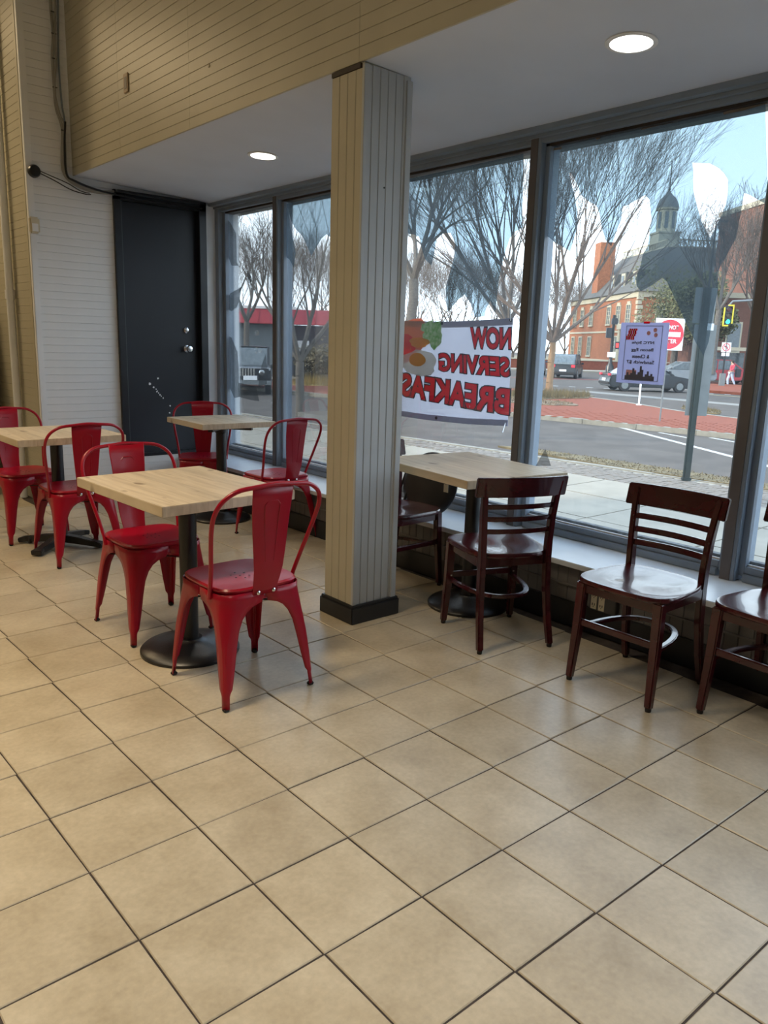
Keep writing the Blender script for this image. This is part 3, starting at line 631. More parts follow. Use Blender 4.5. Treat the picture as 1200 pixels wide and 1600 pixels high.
# ------------------------------------------------------------------ red metal chair (faces +Y)
def tolix():
    t = empty('metal_chair', (0, 0, 0), cat='chair', group='red metal chairs')
    # seat pan: superellipse rings
    def ring(a, b, z, n=40, e=4.5, yo=0):
        r = []
        for k in range(n):
            th = 2*PI*k/n; c, s = math.cos(th), math.sin(th)
            r.append((a*math.copysign(abs(c)**(2/e), c), b*math.copysign(abs(s)**(2/e), s)+yo, z))
        return r
    rings = [ring(0.173, 0.173, 0.392), ring(0.1765, 0.1765, 0.394), ring(0.1765, 0.1765, 0.414), ring(0.1745, 0.1745, 0.417), ring(0.1765, 0.1765, 0.420), ring(0.1775, 0.1775, 0.434), ring(0.181, 0.181, 0.438), ring(0.1815, 0.1815, 0.444), ring(0.175, 0.175, 0.450), ring(0.155, 0.155, 0.4475, e=4), ring(0.10, 0.10, 0.4405, e=3), ring(0.04, 0.04, 0.438, e=2)]
    b = MB(); n = 40
    for r in rings: b.v += r
    for i in range(len(rings)-1):
        for k in range(n): b.f.append((i*n+k, i*n+(k+1) % n, (i+1)*n+(k+1) % n, (i+1)*n+k))
    b.f.append(tuple((len(rings)-1)*n+k for k in range(n)))
    seat = b.build('seat', M_RED, t, smooth=True)
    h = MB()
    for x, y in [(0, 0), (0.03, 0.02), (-0.03, 0.02), (0.03, -0.02), (-0.03, -0.02), (0, 0.04), (0, -0.04)]:
        h.lathe([(0.0045, 0.4418), (0.004, 0.4426), (0.001, 0.4427)], 8, (x, y, -0.0012 if (x, y) == (0, 0) else 0))
    tag(h.build('drain_holes', M_RUBBER, seat), kind='stuff')
    # legs
    prof = [(0.431, 0.174), (0.405, 0.172), (0.385, 0.165), (0.372, 0.125), (0.356, 0.100), (0.330, 0.080), (0.29, 0.064), (0.23, 0.054), (0.15, 0.044), (0.08, 0.033), (0.066, 0.024), (0.055, 0.021), (0.006, 0.020)]
    for sx in (-1, 1):
        for sy in (-1, 1):
            lg = MB(); fx, fy = 0.205, (0.225 if sy < 0 else 0.215)
            secs = []
            for z, w_ in prof:
                u = (0.40-z)/0.40; u = max(0, u)
                k = u**1.15
                cx = 0.1785+(fx-0.1785)*k; cyy = 0.1785+(fy-0.1785)*k
                if z <= 0.055: cx -= 0.002; cyy -= 0.002
                cf = min(0.012+0.050*min(1.0, max(0.0, (z-0.20)/0.205))**1.3, w_*0.6); rg = 0.0
                rd = [(cx-cf+cf*math.sin(q_), cyy-cf+cf*math.cos(q_)) for q_ in [PI/2*i_/6 for i_ in range(7)]]
                fl_ = 0.0022*math.sin(PI*min(1, max(0, (0.36-z)/0.30))) if z > 0.06 else 0
                rd[2] = (rd[2][0]-fl_, rd[2][1]-fl_); rd[4] = (rd[4][0]-fl_, rd[4][1]-fl_)
                pts = [(cx-w_, cyy), (cx-w_*0.5-cf*.5, cyy)]+rd+[(cx, cyy-w_*0.5-cf*.5), (cx, cyy-w_)]
                secs.append([(sx*a, sy*c, z) for a, c in pts])
            m_ = len(secs[0])
            for s_ in secs: lg.v += s_
            for i in range(len(secs)-1):
                for k in range(m_-1): lg.f.append((i*m_+k, i*m_+k+1, (i+1)*m_+k+1, (i+1)*m_+k))
            lo = lg.build('leg', M_RED, t, smooth=True)
            sm = lo.modifiers.new('thickness', 'SOLIDIFY'); sm.thickness = 0.003; sm.offset = 0
            f = MB(); cx, cy_ = sx*(fx-0.012), sy*(fy-0.012)
            f.box((cx-0.0115, cy_-0.0115, 0), (cx+0.0115, cy_+0.0115, 0.014)); ft = f.build('foot', M_RUBBER, lo, bevel=0.004)
    # cross brace below seat
    bb_ = MB(); bb_.bar([(-0.15, -0.15, 0.345), (0, 0, 0.352), (0.15, 0.15, 0.345)], 0.016, 0.003); bb_.bar([(-0.15, 0.15, 0.345), (0, 0, 0.349), (0.15, -0.15, 0.345)], 0.016, 0.003)
    bb_.build('brace', M_IRON, t)
    # back loop
    half = [(0.183, -0.085, 0.405), (0.186, -0.098, 0.45), (0.198, -0.128, 0.53), (0.215, -0.160, 0.62), (0.227, -0.190, 0.70), (0.227, -0.211, 0.750), (0.213, -0.228, 0.790), (0.184, -0.239, 0.818), (0.142, -0.246, 0.836), (0.07, -0.250, 0.843)]
    pts = [Vector(p) for p in half]+[Vector((0, -0.251, 0.848))]+[Vector((-p[0], p[1], p[2])) for p in reversed(half)]
    q = []
    for i in range(len(pts)-1):
        p0, p1, p2, p3 = pts[max(i-1, 0)], pts[i], pts[i+1], pts[min(i+2, len(pts)-1)]
        for k in range(3):
            s = k/3; q.append(0.5*((2*p1)+(p2-p0)*s+(2*p0-5*p1+4*p2-p3)*s*s+(3*p1-p0-3*p2+p3)*s**3))
    q.append(pts[-1])
    MB().tube(q, 0.0085, 10).build('back_frame', M_RED, t, smooth=True)
    # slat
    sl_ = [(0.088, -0.247, 0.846), (0.086, -0.240, 0.80), (0.082, -0.230, 0.74), (0.076, -0.222, 0.66), (0.069, -0.216, 0.58), (0.063, -0.210, 0.52), (0.058, -0.198, 0.475), (0.055, -0.188, 0.445), (0.055, -0.184, 0.415)]
    b = MB(); cols = [-1, -0.95, -0.5, 0, 0.5, 0.95, 1]
    for w_, y, z in sl_:
        for c_ in cols: b.v.append((w_*c_, y+(0.006*(c_*c_)), z))
    mm_ = len(cols)
    for i in range(len(sl_)-1):
        for k in range(mm_-1): b.f.append((i*mm_+k, i*mm_+k+1, (i+1)*mm_+k+1, (i+1)*mm_+k))
    so_ = b.build('backrest', M_RED, t, smooth=True); md = so_.modifiers.new('thickness', 'SOLIDIFY'); md.thickness = 0.003; md.offset = 0
    em = MB()
    for sx in (-1, 1): em.tube([(sx*0.032, -0.2345, 0.77), (sx*0.026, -0.2215, 0.66), (sx*0.018, -0.2125, 0.55)], 0.0032, 6)
    em.tube([(-0.032, -0.2345, 0.77), (-0.02, -0.2360, 0.785), (0.02, -0.2360, 0.785), (0.032, -0.2345, 0.77)], 0.0032, 6)
    em.build('embossed_rib', M_RED, so_, smooth=True)
    for sx in (-1, 1):
        MB().lathe([(0.008, 0), (0.008, -0.003), (0.004, -0.006)], 12, (sx*0.034, -0.187, 0.425), axis='Y').build('bolt', M_CHROME, t, smooth=True)
    return t
CH1 = tolix()
put(CH1, 0.905, 0.785, R(1), 'nearest red metal chair, its back towards the viewer')
for x, y, a, lab in [(0.885, 1.565, 181, 'red metal chair on the far side of the nearest wood table, facing the viewer'),
                     (1.02, 2.965, 1, 'red metal chair with its back to the viewer at the left table'),
                     (0.92, 3.66, 187, 'red metal chair cut by the left edge, behind the cross-foot table'),
                     (2.28, 3.72, 152, 'red metal chair in front of the black door at the corner table'),
                     (2.325, 2.74, 4, 'red metal chair between the pillar and the corner table')]:
    put(copy_tree(CH1), x, y, R(a), lab)

# ------------------------------------------------------------------ dark wooden chair (faces +Y)
def wood_chair():
    t = empty('wooden_chair', (0, 0, 0), cat='chair', group='dark wooden ladder-back chairs')
    # seat with saddle
    b = MB(); n = 48
    def outline(th, s=1.0):
        c, sn = math.cos(th), math.sin(th)
        e = 3.6
        x = 0.205*math.copysign(abs(c)**(2/e), c); y = 0.205*math.copysign(abs(sn)**(2/e), sn)
        x *= 1.0 + 0.08*(y/0.205)          # wider at the front
        return x*s, y*s+0.005
    rings = [(0.97, 0.428), (1.0, 0.434), (1.0, 0.446), (0.985, 0.4515), (0.93, 0.4525)]
    def saddle(x, y):
        d1 = math.exp(-(((x-0.075)/0.075)**2+((y+0.02)/0.13)**2)); d2 = math.exp(-(((x+0.075)/0.075)**2+((y+0.02)/0.13)**2))
        return -0.009*(d1+d2)
    inner = [0.85, 0.72, 0.6, 0.48, 0.36, 0.24, 0.12]
    rr = [(s_, z, False) for s_, z in rings] + [(s_, 0.4525, True) for s_ in inner]
    for s_, z, sd in rr:
        for k in range(n):
            x, y = outline(2*PI*k/n, s_); b.v.append((x, y, z+saddle(x, y)*(1 if sd else 0)))
    for i in range(len(rr)-1):
        for k in range(n): b.f.append((i*n+k, i*n+(k+1) % n, (i+1)*n+(k+1) % n, (i+1)*n+k))
    b.f.append(tuple((len(rr)-1)*n+k for k in range(n))); b.f.append(tuple(reversed(range(n))))
    b.build('seat', M_MAHOG, t, smooth=True)
    ap = MB()
    ap.box((-0.165, 0.148, 0.385), (0.165, 0.168, 0.430)); ap.box((-0.150, -0.165, 0.385), (0.150, -0.148, 0.43)); ap.box((-0.178, -0.15, 0.385), (-0.160, 0.155, 0.43)); ap.box((0.160, -0.15, 0.385), (0.178, 0.155, 0.43))
    ap.build('apron', M_MAHOG, t, bevel=0.002)
    for sx in (-1, 1):
        lg = MB(); lg.bar([(sx*0.172, 0.160, 0.43), (sx*0.176, 0.166, 0.25), (sx*0.184, 0.185, 0.012)], [0.040, 0.037, 0.028], [0.040, 0.037, 0.028], up=(0, 1, 0))
        f_ = lg.build('leg', M_MAHOG, t, bevel=0.005, smooth=True)
        MB().lathe([(0.011, 0), (0.012, 0.006), (0.012, 0.014)], 12, (sx*0.184, 0.185, 0)).build('glide', M_RUBBER, f_)
        rl = MB(); rl.bar([(sx*0.178, -0.225, 0.012), (sx*0.172, -0.195, 0.14), (sx*0.167, -0.175, 0.28), (sx*0.165, -0.168, 0.42), (sx*0.166, -0.168, 0.50), (sx*0.171, -0.173, 0.61), (sx*0.178, -0.186, 0.71), (sx*0.184, -0.204, 0.790)], 0.028, [0.030, 0.034, 0.038, 0.042, 0.040, 0.036, 0.030, 0.026], up=(0, 1, 0))
        f_ = rl.build('leg', M_MAHOG, t, bevel=0.005, smooth=True); f_['label'] = 'rear leg rising into the back post'
        MB().lathe([(0.011, 0), (0.012, 0.006), (0.012, 0.014)], 12, (sx*0.178, -0.225, 0)).build('glide', M_RUBBER, f_)
    def curved(z0, z1, y0, y1, xw, bow, th, name):
        b = MB(); m_ = 14
        for i in range(m_+1):
            x = -xw+2*xw*i/m_; c = bow*(1-(x/xw)**2)
            for dy, (zz, yy) in ((th/2, (z0, y0)), (-th/2, (z0, y0)), (-th/2, (z1, y1)), (th/2, (z1, y1))): b.v.append((x, yy-c+dy, zz))
        for i in range(m_):
            for k in range(4): b.f.append((i*4+k, i*4+(k+1) % 4, (i+1)*4+(k+1) % 4, (i+1)*4+k))
        b.f.append((3, 2, 1, 0)); b.f.append((m_*4, m_*4+1, m_*4+2, m_*4+3))
        return b.build(name, M_MAHOG, t, bevel=0.004, smooth=True)
    curved(0.712, 0.802, -0.180, -0.200, 0.222, 0.030, 0.022, 'top_rail')
    for z, y in ((0.667, -0.178), (0.610, -0.172), (0.553, -0.168)): curved(z-0.012, z+0.012, y+0.004, y-0.004, 0.168, 0.026, 0.014, 'slat')
    # stretchers
    MB().bar([(-0.17, 0.166, 0.258), (0.17, 0.166, 0.258)], 0.016, 0.028).build('stretcher', M_MAHOG, t, bevel=0.004)
    hp = []
    for k in range(17):
        a = PI*k/16; hp.append((0.165*math.copysign(abs(math.cos(a))**0.75, math.cos(a)), 0.165-0.315*abs(math.sin(a))**0.9, 0.235))
    MB().bar(hp, 0.024, 0.018).build('hoop_stretcher', M_MAHOG, t, bevel=0.004, smooth=True)
    for sx in (-1, 1): MB().lathe([(0.005, 0), (0.004, -0.002)], 8, (sx*0.17, 0.146, 0.258), axis='Y').build('screw', M_CHROME, t)
    return t
WC = wood_chair()
put(WC, 2.145, 0.525, R(-22), 'dark wooden ladder-back chair tucked at the pillar table, its back to the viewer')
for x, y, a, lab in [(2.185, -0.215, 90, 'dark wooden ladder-back chair standing side-on, back to the window, seat clear'),
                     (2.325, -0.725, 86, 'dark wooden ladder-back chair cut off by the right edge'),
                     (2.275, 1.405, 181, 'dark wooden ladder-back chair half hidden behind the pillar')]:
    put(copy_tree(WC), x, y, R(a), lab)

# black round seat leaning by the window behind the wooden table
t = empty('folding_stool', (2.60, 1.55, 0.335), label='black round padded seat with white tag leaning against the window', cat='stool')
t.rotation_euler = (0, 0, 0)
pd = MB().lathe([(0.02, -0.03), (0.16, -0.028), (0.198, -0.012), (0.205, 0.0), (0.198, 0.014), (0.16, 0.03), (0.02, 0.035)], 40, axis='X').build('padded_seat', mat('black_vinyl', (0.010, 0.010, 0.012), 0.5), t, smooth=True)
pd.location = (0.07, 0, 0.185); pd.rotation_euler = (0, R(14), 0); pd.scale = (1, 1.12, 0.98)
MB().box((-0.002, -0.018, -0.024), (0.0, 0.018, 0.024)).build('tag', M_PLASTIC, t).location = tuple(PX(697, 763, 2.615)-Vector((2.60, 1.55, 0.335)))
lg = MB()
for dy in (0.14, 0.21): lg.tube([(-0.02, dy+.02, 0.0), (0.12, dy+0.02, 0.31)], 0.008, 8)
lg.tube([(0.0, 0.15, 0.05), (0.0, 0.24, 0.05)], 0.006, 8); lg.tube([(0.09, 0.15, 0.25), (0.09, 0.24, 0.25)], 0.006, 8)
lg.build('folded_legs', M_IRON, t, smooth=True)

# ------------------------------------------------------------------ lettering
FONTC = {}
def text_mesh(s, bold=0.0, ext=0.0, shear=0.0, line=0.0):
    cu = D.curves.new('lettering', 'FONT'); cu.body = s; cu.offset = bold; cu.extrude = ext; cu.shear = shear; cu.resolution_u = 4; cu.align_x = 'LEFT'
    if line: cu.fill_mode = 'NONE'; cu.bevel_depth = line; cu.bevel_resolution = 0
    o = D.objects.new('lettering', cu); COL.objects.link(o); dg = bpy.context.evaluated_depsgraph_get()
    me = D.meshes.new_from_object(o.evaluated_get(dg)); D.objects.remove(o); return me
def text(s, name, mt, parent, O, AX, AY, w, h, bold=0.0, shear=0.0, ext=0.002, ref=None, line=0.0):
    """O lower-left corner, AX/AY unit directions of reading and up, box w x h"""
    me = text_mesh(s, bold, 0.0, shear, line); AN = Vector(AX).cross(Vector(AY))
    r = ref or me
    xs = [v.co.x for v in r.vertices]; ys = [v.co.y for v in r.vertices]
    x0, x1, y0, y1 = min(xs), max(xs), min(ys), max(ys)
    for v in me.vertices:
        v.co = Vector(O)+Vector(AX)*((v.co.x-x0)/(x1-x0)*w)+Vector(AY)*((v.co.y-y0)/(y1-y0)*h)
    me.materials.clear(); me.materials.append(mt)
    o = D.objects.new(name, me); COL.objects.link(o); o.parent = parent
    md = o.modifiers.new('thickness', 'SOLIDIFY'); md.thickness = ext; md.offset = 0
    return o, r

# banner outside the glass, printed to be read from the street
XB = 3.30
t = empty('breakfast_banner', (0, 0, 0), label='white banner with red NOW SERVING BREAKFAST lettering seen from behind', cat='banner')
def bz(y, top):   # gentle sag of the upper and lower hems
    return 0
tl, tr_, br, bl = PX(600, 498, XB), PX(803, 497, XB), PX(793, 666, XB), PX(600, 645, XB)
YB0, YB1 = tr_.y, tr_.y+1.62
def edge(y, top):
    s = (y-YB0)/(PX(628, 498, XB).y-YB0)
    if top: return tr_.z + (PX(628, 501, XB).z-tr_.z)*min(s, 1.1) - 0.012*math.sin(PI*min(s, 1))
    return br.z + (PX(620, 650, XB).z-br.z)*min(s, 1.1) - 0.010*math.sin(PI*min(s, 1))
def ripple(y, z): return XB+0.012*math.sin(y*5.0+z*2)+0.006*math.sin(y*13)
b = MB(); nx, nzz = 40, 10
for i in range(nx+1):
    y = YB0+(YB1-YB0)*i/nx; z1, z0 = edge(y, True), edge(y, False)
    for k in range(nzz+1):
        z = z0+(z1-z0)*k/nzz; b.v.append((ripple(y, z), y, z))
for i in range(nx):
    for k in range(nzz): a = i*(nzz+1)+k; b.f.append((a, a+1, a+nzz+2, a+nzz+1))
bn = b.build('vinyl_sheet', M_VINYL, t, smooth=True)
for top in (True, False):
    b = MB()
    for i in range(nx+1):
        y = YB0+(YB1-YB0)*i/nx; z = edge(y, top); s = -1 if top else 1
        for xx in (-0.002, 0.002):
            b.v.append((ripple(y, z)+xx, y, z)); b.v.append((ripple(y, z+s*0.04)+xx, y, z+s*0.04))
    for i in range(nx):
        a = i*4
        for p, q in ((0, 1), (1, 3), (3, 2), (2, 0)): b.f.append((a+p, a+q, a+4+q, a+4+p))
    b.build('hem', M_HEM, t)
def drape(o, off=0.0):
    for v in o.data.vertices: v.co.x = ripple(v.co.y, v.co.z)+off
AX, AY = Vector((0, 1, 0)), Vector((0, 0, 1))
def btext(s, u0, v0, u1, v1, shear=0.0, extra=0.0):
    # lower right pixel -> reading start; v1 bottom
    p = PX(u0, v1, XB); q = PX(u1, v0, XB); wdt = (q.y-p.y)+extra; ht = q.z-p.z
    base = text_mesh(s, 0.055, 0, shear)
    me2, _ = text(s, 'lettering', M_BRED, t, p, AX, AY, wdt, ht, bold=0.055, ext=0.0045, shear=shear, ref=base)
    oo, _ = text(s, 'outline', M_BBLK, t, p, AX, AY, wdt, ht, bold=0.055, ext=0.0065, shear=shear, ref=base, line=0.02)
    return oo, me2
for s, u0, v0, u1, v1, ex in [('NOW', 800, 511, 736, 547, 0), ('SERVING', 797, 553, 684, 590, 0), ('BREAKFAST', 795, 593, 627, 650, 0.16)]:
    line_, red_ = btext(s, u0, v0, u1, v1, shear=0.12 if s != 'BREAKFAST' else 0.0, extra=ex)
    red_.modifiers.clear(); red2 = D.objects.new('lettering', red_.data.copy()); COL.objects.link(red2); red2.parent = t
    for oo, off_ in ((line_, 0), (red_, -0.0022), (red2, 0.0022)):
        for v in oo.data.vertices:
            f_ = (v.co.y-YB0)/1.0
            v.co.x = ripple(v.co.y, v.co.z)+off_
            if s == 'BREAKFAST': v.co.z += 0.05*max(0, f_)
            if s == 'SERVING': v.co.z += 0.015*f_
# food picture
def blob(cu_, cv, ru, rv, mt, off, n=22, wob=0.15, name='printed_picture', seed=0):
    rnd = random.Random(seed); b = MB(); c = PX(cu_, cv, XB); ph = [rnd.uniform(0, 6) for _ in range(4)]
    ry = abs(PX(cu_+ru, cv, XB).y-c.y); rz_ = abs(PX(cu_, cv+rv, XB).z-c.z); ring = []
    for k in range(n):
        a = 2*PI*k/n; s = 1+wob*(math.sin(3*a+ph[0])+0.6*math.sin(5*a+ph[1])+0.5*math.sin(8*a+ph[2]))/2
        ring.append((c.y+ry*s*math.cos(a), c.z+rz_*s*math.sin(a)))
    for sg in (-1, 1):
        n0 = len(b.v)
        for q in (1.0, .75, .5, .25):
            for y, z in ring:
                yy, zz = c.y+(y-c.y)*q, c.z+(z-c.z)*q; b.v.append((ripple(yy, zz)+sg*off, yy, zz))
        b.v.append((ripple(c.y, c.z)+sg*off, c.y, c.z))
        for q in range(3):
            for k in range(n): b.f.append((n0+q*n+k, n0+q*n+(k+1) % n, n0+(q+1)*n+(k+1) % n, n0+(q+1)*n+k))
        for k in range(n): b.f.append((n0+3*n+k, n0+3*n+(k+1) % n, n0+4*n))
    m0 = 4*n+1
    for k in range(n): b.f.append((k, (k+1) % n, m0+(k+1) % n, m0+k))
    o = b.build(name, mt, t); return o
blob(640, 522, 34, 24, M_BACON, 0.0022, seed=1, wob=0.2); blob(633, 545, 16, 22, M_BRED, 0.0026, seed=9)
blob(654, 535, 16, 8, M_YOLK, 0.0036, seed=2); blob(676, 523, 14, 20, M_LETT, 0.0032, seed=3, wob=0.3); blob(668, 512, 10, 10, M_LETT, 0.0034, seed=13, wob=0.3)
blob(652, 567, 30, 20, M_EGGW, 0.0030, seed=4, wob=0.15); blob(651, 562, 13.5, 10.5, M_YOLK, 0.0048, seed=5, wob=0.04)
for u, v in [(689, 505), (682, 653), (800, 500)]:
    c = PX(u, v, XB); MB().lathe([(0.005, -0.006), (0.011, -0.006), (0.012, -0.004), (0.011, 0.006), (0.005, 0.006)], 14, (ripple(c.y, c.z), c.y, c.z), axis='X').build('grommet', M_IRON, t)
rp_ = MB(); rp_.tube([(ripple(YB0+0.02, tr_.z), YB0+0.02, tr_.z-0.02), (3.19, YB0-0.06, tr_.z+0.05)], 0.003, 6); rp_.tube([(ripple(YB0+0.02, br.z), YB0+0.02, br.z+0.02), (3.19, YB0-0.06, br.z-0.03)], 0.003, 6)
rp_.tube([(ripple(YB1-0.02, edge(YB1, True)), YB1-0.02, edge(YB1, True)-0.02), (3.19, YB1+0.1, 1.6)], 0.003, 6)
rp_.build('tie_cord', M_WHITE, t)

# sandwich poster on the glass
XS = 2.915
p0, p1 = PX(1036, 602, XS), PX(971, 504, XS)
y0, y1, z0, z1 = p0.y, p1.y, p0.z, p1.z
t = empty('sandwich_poster', (0, 0, 0), label='small lavender sandwich poster taped on the window, text seen reversed', cat='poster')
MB().box((XS, y0, z0), (XS+0.002, y1, z1)).build('sheet', M_POSTER, t)
def pbox(a, b_, c, d_, mt, name, o=0.0008): return MB().box((XS-o, y0+(y1-y0)*a, z0+(z1-z0)*b_), (XS+0.002+o, y0+(y1-y0)*c, z0+(z1-z0)*d_)).build(name, mt, t)
bl_ = MB()
for a, b_, c, d_ in ((0.12, 0.05, 0.127, 0.95), (0.87, 0.05, 0.877, 0.95), (0.12, 0.05, 0.87, 0.056), (0.12, 0.944, 0.87, 0.95)):
    bl_.box((XS-0.0006, y0+(y1-y0)*a, z0+(z1-z0)*b_), (XS+0.0026, y0+(y1-y0)*c, z0+(z1-z0)*d_))
bl_.build('border_line', M_INK, t)
for s, a, b_, wd, h in [('NYC Style', 0.27, 0.640, 0.46, 0.060), ('Bacon Egg', 0.27, 0.520, 0.46, 0.065), ('& Cheese', 0.34, 0.420, 0.36, 0.060), ('Sandwich $7', 0.23, 0.320, 0.58, 0.065)]:
    text(s, 'lettering', M_INK, t, (XS+0.001, y0+(y1-y0)*a, z0+(z1-z0)*b_), AX, AY, (y1-y0)*wd, (z1-z0)*h, bold=0.012, ext=0.0036)
sk = MB(); hs = [0.06, 0.10, 0.07, 0.14, 0.09, 0.05, 0.16, 0.22, 0.12, 0.08, 0.13, 0.18, 0.10, 0.07, 0.11, 0.06]
for k, h in enumerate(hs):
    a = 0.20+0.62*k/len(hs); sk.box((XS-0.001, y0+(y1-y0)*a, z0+(z1-z0)*0.06), (XS+0.003, y0+(y1-y0)*(a+0.62/len(hs)), z0+(z1-z0)*(0.07+h)))
sk.build('skyline_print', M_INK, t)
for k in range(2):
    bc = MB(); st = MB()
    for q in range(6):
        a = 0.64+0.09*k+0.012*q+0.01*math.sin(q*2); zz = 0.90-0.03*q
        (bc if True else st).box((XS-0.001, y0+(y1-y0)*a, z0+(z1-z0)*(zz-0.03)), (XS+0.003, y0+(y1-y0)*(a+0.075), z0+(z1-z0)*zz))
        st.box((XS-0.0016, y0+(y1-y0)*(a+0.03), z0+(z1-z0)*(zz-0.03)), (XS+0.0036, y0+(y1-y0)*(a+0.045), z0+(z1-z0)*zz))
    bo = bc.build('bacon_print', M_BRED, t); st.build('fat_stripe', M_EGGW, bo)
for a, b_ in ((0.40, 0.83), (0.27, 0.88), (0.25, 0.80)):
    MB().lathe([(0.010, -0.0008), (0.010, 0.0028)], 16, (XS, y0+(y1-y0)*a, z0+(z1-z0)*b_), axis='X').build('egg_print', M_PINK, t)
pbox(0.58, 0.12, 0.80, 0.22, M_PINK, 'sandwich_print', 0.0004)
pbox(0.40, 0.985, 0.52, 1.015, M_BRED, 'tape', 0.002)

# ------------------------------------------------------------------ outdoors: ground
ZR, ZS = -0.75, -0.62
def poly_slab(name, pts, zt, th, mt, label, cat='ground', kind='structure', parent=None):
    o = MB().prism([(p[0], p[1]) for p in pts], zt-th, zt, axis='Z').build(name, mt, parent)
    if not parent: tag(o, label, cat, kind=kind)
    return o
poly_slab('street', [(-40, -160), (260, -160), (260, 260), (-40, 260)], ZR, 0.2, M_ASPH, 'grey asphalt street and junction', 'street')
def xc(y): return 11.35-0.078*(y-3)
side = poly_slab('sidewalk', [(3.0, -25), (xc(-25), -25), (xc(60), 60), (3.0, 60)], ZS-0.012, 0.12, M_CONC, 'pale concrete pavement outside the windows', 'pavement')
# slabs
def slab(parent, name, x0, y0, x1, y1, zt, mt, g=0.008, th=0.05, sk=0.0):
    b = MB(); b.prism([(x0+g, y0+g), (x1-g, y0+g), (x1-g+sk, y1-g), (x0+g+sk, y1-g)], zt-th, zt, axis='Z'); return b.build(name, mt, parent)
nS = 0
for k in range(-4, 28):
    for q in range(5):
        xa = 3.25+q*1.32; slab(side, 'paving_slab', xa, -4+k*1.5+(0.0), xa+1.32, -2.5+k*1.5, ZS+random.uniform(-.003, .001), M_CONC, g=0.013)
# strip of worn pavers (rows joined past the limit)
rows = MB(); cnt = 0
pv = MB().box((-0.095, -0.045, -0.03), (0.095, 0.045, 0)).mesh('paver', M_PAVER)
for k in range(-10, 200):
    y = 2.0+k*0.098
    for q in range(6):
        x = 9.92+q*0.2+(0.1 if k % 2 else 0)
        if x > xc(y)-0.28: continue
        if y < 8.0 and y > 2.0 and cnt < 290:
            inst('paver', pv, (x, y, ZS+random.uniform(-.006, .002)), side, (random.uniform(-.03, .03), random.uniform(-.03, .03), random.uniform(-.05, .05))); cnt += 1
        else: rows.box((x-0.095, y-0.045, ZS-0.03), (x+0.095, y+0.045, ZS+random.uniform(-.006, .002)))
tag(rows.build('paver_field', M_PAVER, side, fix=False), kind='stuff')
def curb_run(name, line, w_, zt, label):
    o = None; t_ = empty(name, (0, 0, 0)); tag(t_, label, 'kerb', kind='structure')
    for a, b_ in line:
        n_ = max(1, int((Vector(b_)-Vector(a)).length/1.6)); d = (Vector(b_)-Vector(a))/n_
        nn = Vector((d.y, -d.x)).normalized()*w_
        for k in range(n_):
            p = Vector(a)+d*k+d.normalized()*0.008; q = Vector(a)+d*(k+1)-d.normalized()*0.008
            MB().prism([tuple(p), tuple(q), tuple(q+nn), tuple(p+nn)], ZR-0.05, zt+random.uniform(-.004, .004), axis='Z').build('kerb_stone', M_CURB, t_)
curb_run('kerb', [((xc(-8)-0.0, -8), (xc(34), 34))], -0.16, ZS+0.005, 'pale stone kerb along the near pavement')
# traffic island with brick paving
isl = [(19.35, 5.0), (18.4, 13.2), (17.0, 25.0), (16.2, 31), (27.5, 34), (29.6, 26), (29.2, 21.5), (27.0, 16.2), (24.6, 12.0), (23.6, 9.0), (21.6, 6.2)]
ib = poly_slab('traffic_island', isl, ZS, 0.15, M_BRICKP, 'red brick traffic island across the near road', 'island')
curb_run('kerb', [(isl[3], isl[2]), (isl[2], isl[1]), (isl[1], isl[0]), (isl[0], isl[10]), (isl[10], isl[9]), (isl[9], isl[8]), (isl[8], isl[7]), (isl[7], isl[6])], 0.20, ZS+0.006, 'stone kerb around the red brick island')
# brick rows: real bricks on the nearest part, one by one
bk = MB().box((-0.20, -0.095, -0.02), (0.20, 0.095, 0)).mesh('brick', M_BRICKP)
for k in range(0, 46):
    for q in range(6):
        y = 6.9+k*0.2; x = 19.55-0.13*(y-5)+q*0.42+(0.21 if k % 2 else 0)-0.1
        inst('brick', bk, (x, y, ZS+0.012+random.uniform(-.003, .003)), ib, (0, 0, 0.12))
# grass patches on the island
def patch(name, cen, rx, ry, mt, z, label, rz=0, cat='grass', blades=900, h=0.12, seed=3):
    rnd = random.Random(seed); b = MB()
    b.prism([(rx*math.cos(a)*rnd.uniform(.85, 1.1), ry*math.sin(a)*rnd.uniform(.85, 1.1)) for a in [2*PI*k/20 for k in range(20)]], -0.02, 0.02, axis='Z')
    for k in range(blades):
        a, r_ = rnd.uniform(0, 2*PI), math.sqrt(rnd.random())*0.95; x, y = rx*r_*math.cos(a), ry*r_*math.sin(a); th = rnd.uniform(0, PI); w_ = 0.012
        hh = h*rnd.uniform(.4, 1.2); dx, dy = math.cos(th)*w_, math.sin(th)*w_
        n_ = len(b.v); b.v += [(x-dx, y-dy, 0.01), (x+dx, y+dy, 0.01), (x+rnd.uniform(-.06, .06), y+rnd.uniform(-.06, .06), hh)]; b.f.append((n_, n_+1, n_+2))
    o = b.build(name, mt, fix=False); o.location = (cen[0], cen[1], z); o.rotation_euler = (0, 0, rz); tag(o, label, cat, kind='stuff'); return o
c = PZ(850, 619, ZS); patch('grass', c, 2.6, 1.6, M_GRASS, ZS+0.01, 'dry grass bed around the tan-trunked tree', seed=4, blades=2500, h=0.3)
c = PZ(830, 628, ZS); patch('grass', c, 1.2, 1.8, M_SOIL, ZS+0.01, 'brown planting bed beside the dry grass on the island', seed=5, blades=900)
c = PZ(1115, 655, ZS); patch('grass', PZ(1095, 641, ZS), 1.5, 0.5, M_GRASS, ZS+0.01, 'strip of thin grass at the island edge behind the sign post', seed=6, blades=600, rz=0.8)
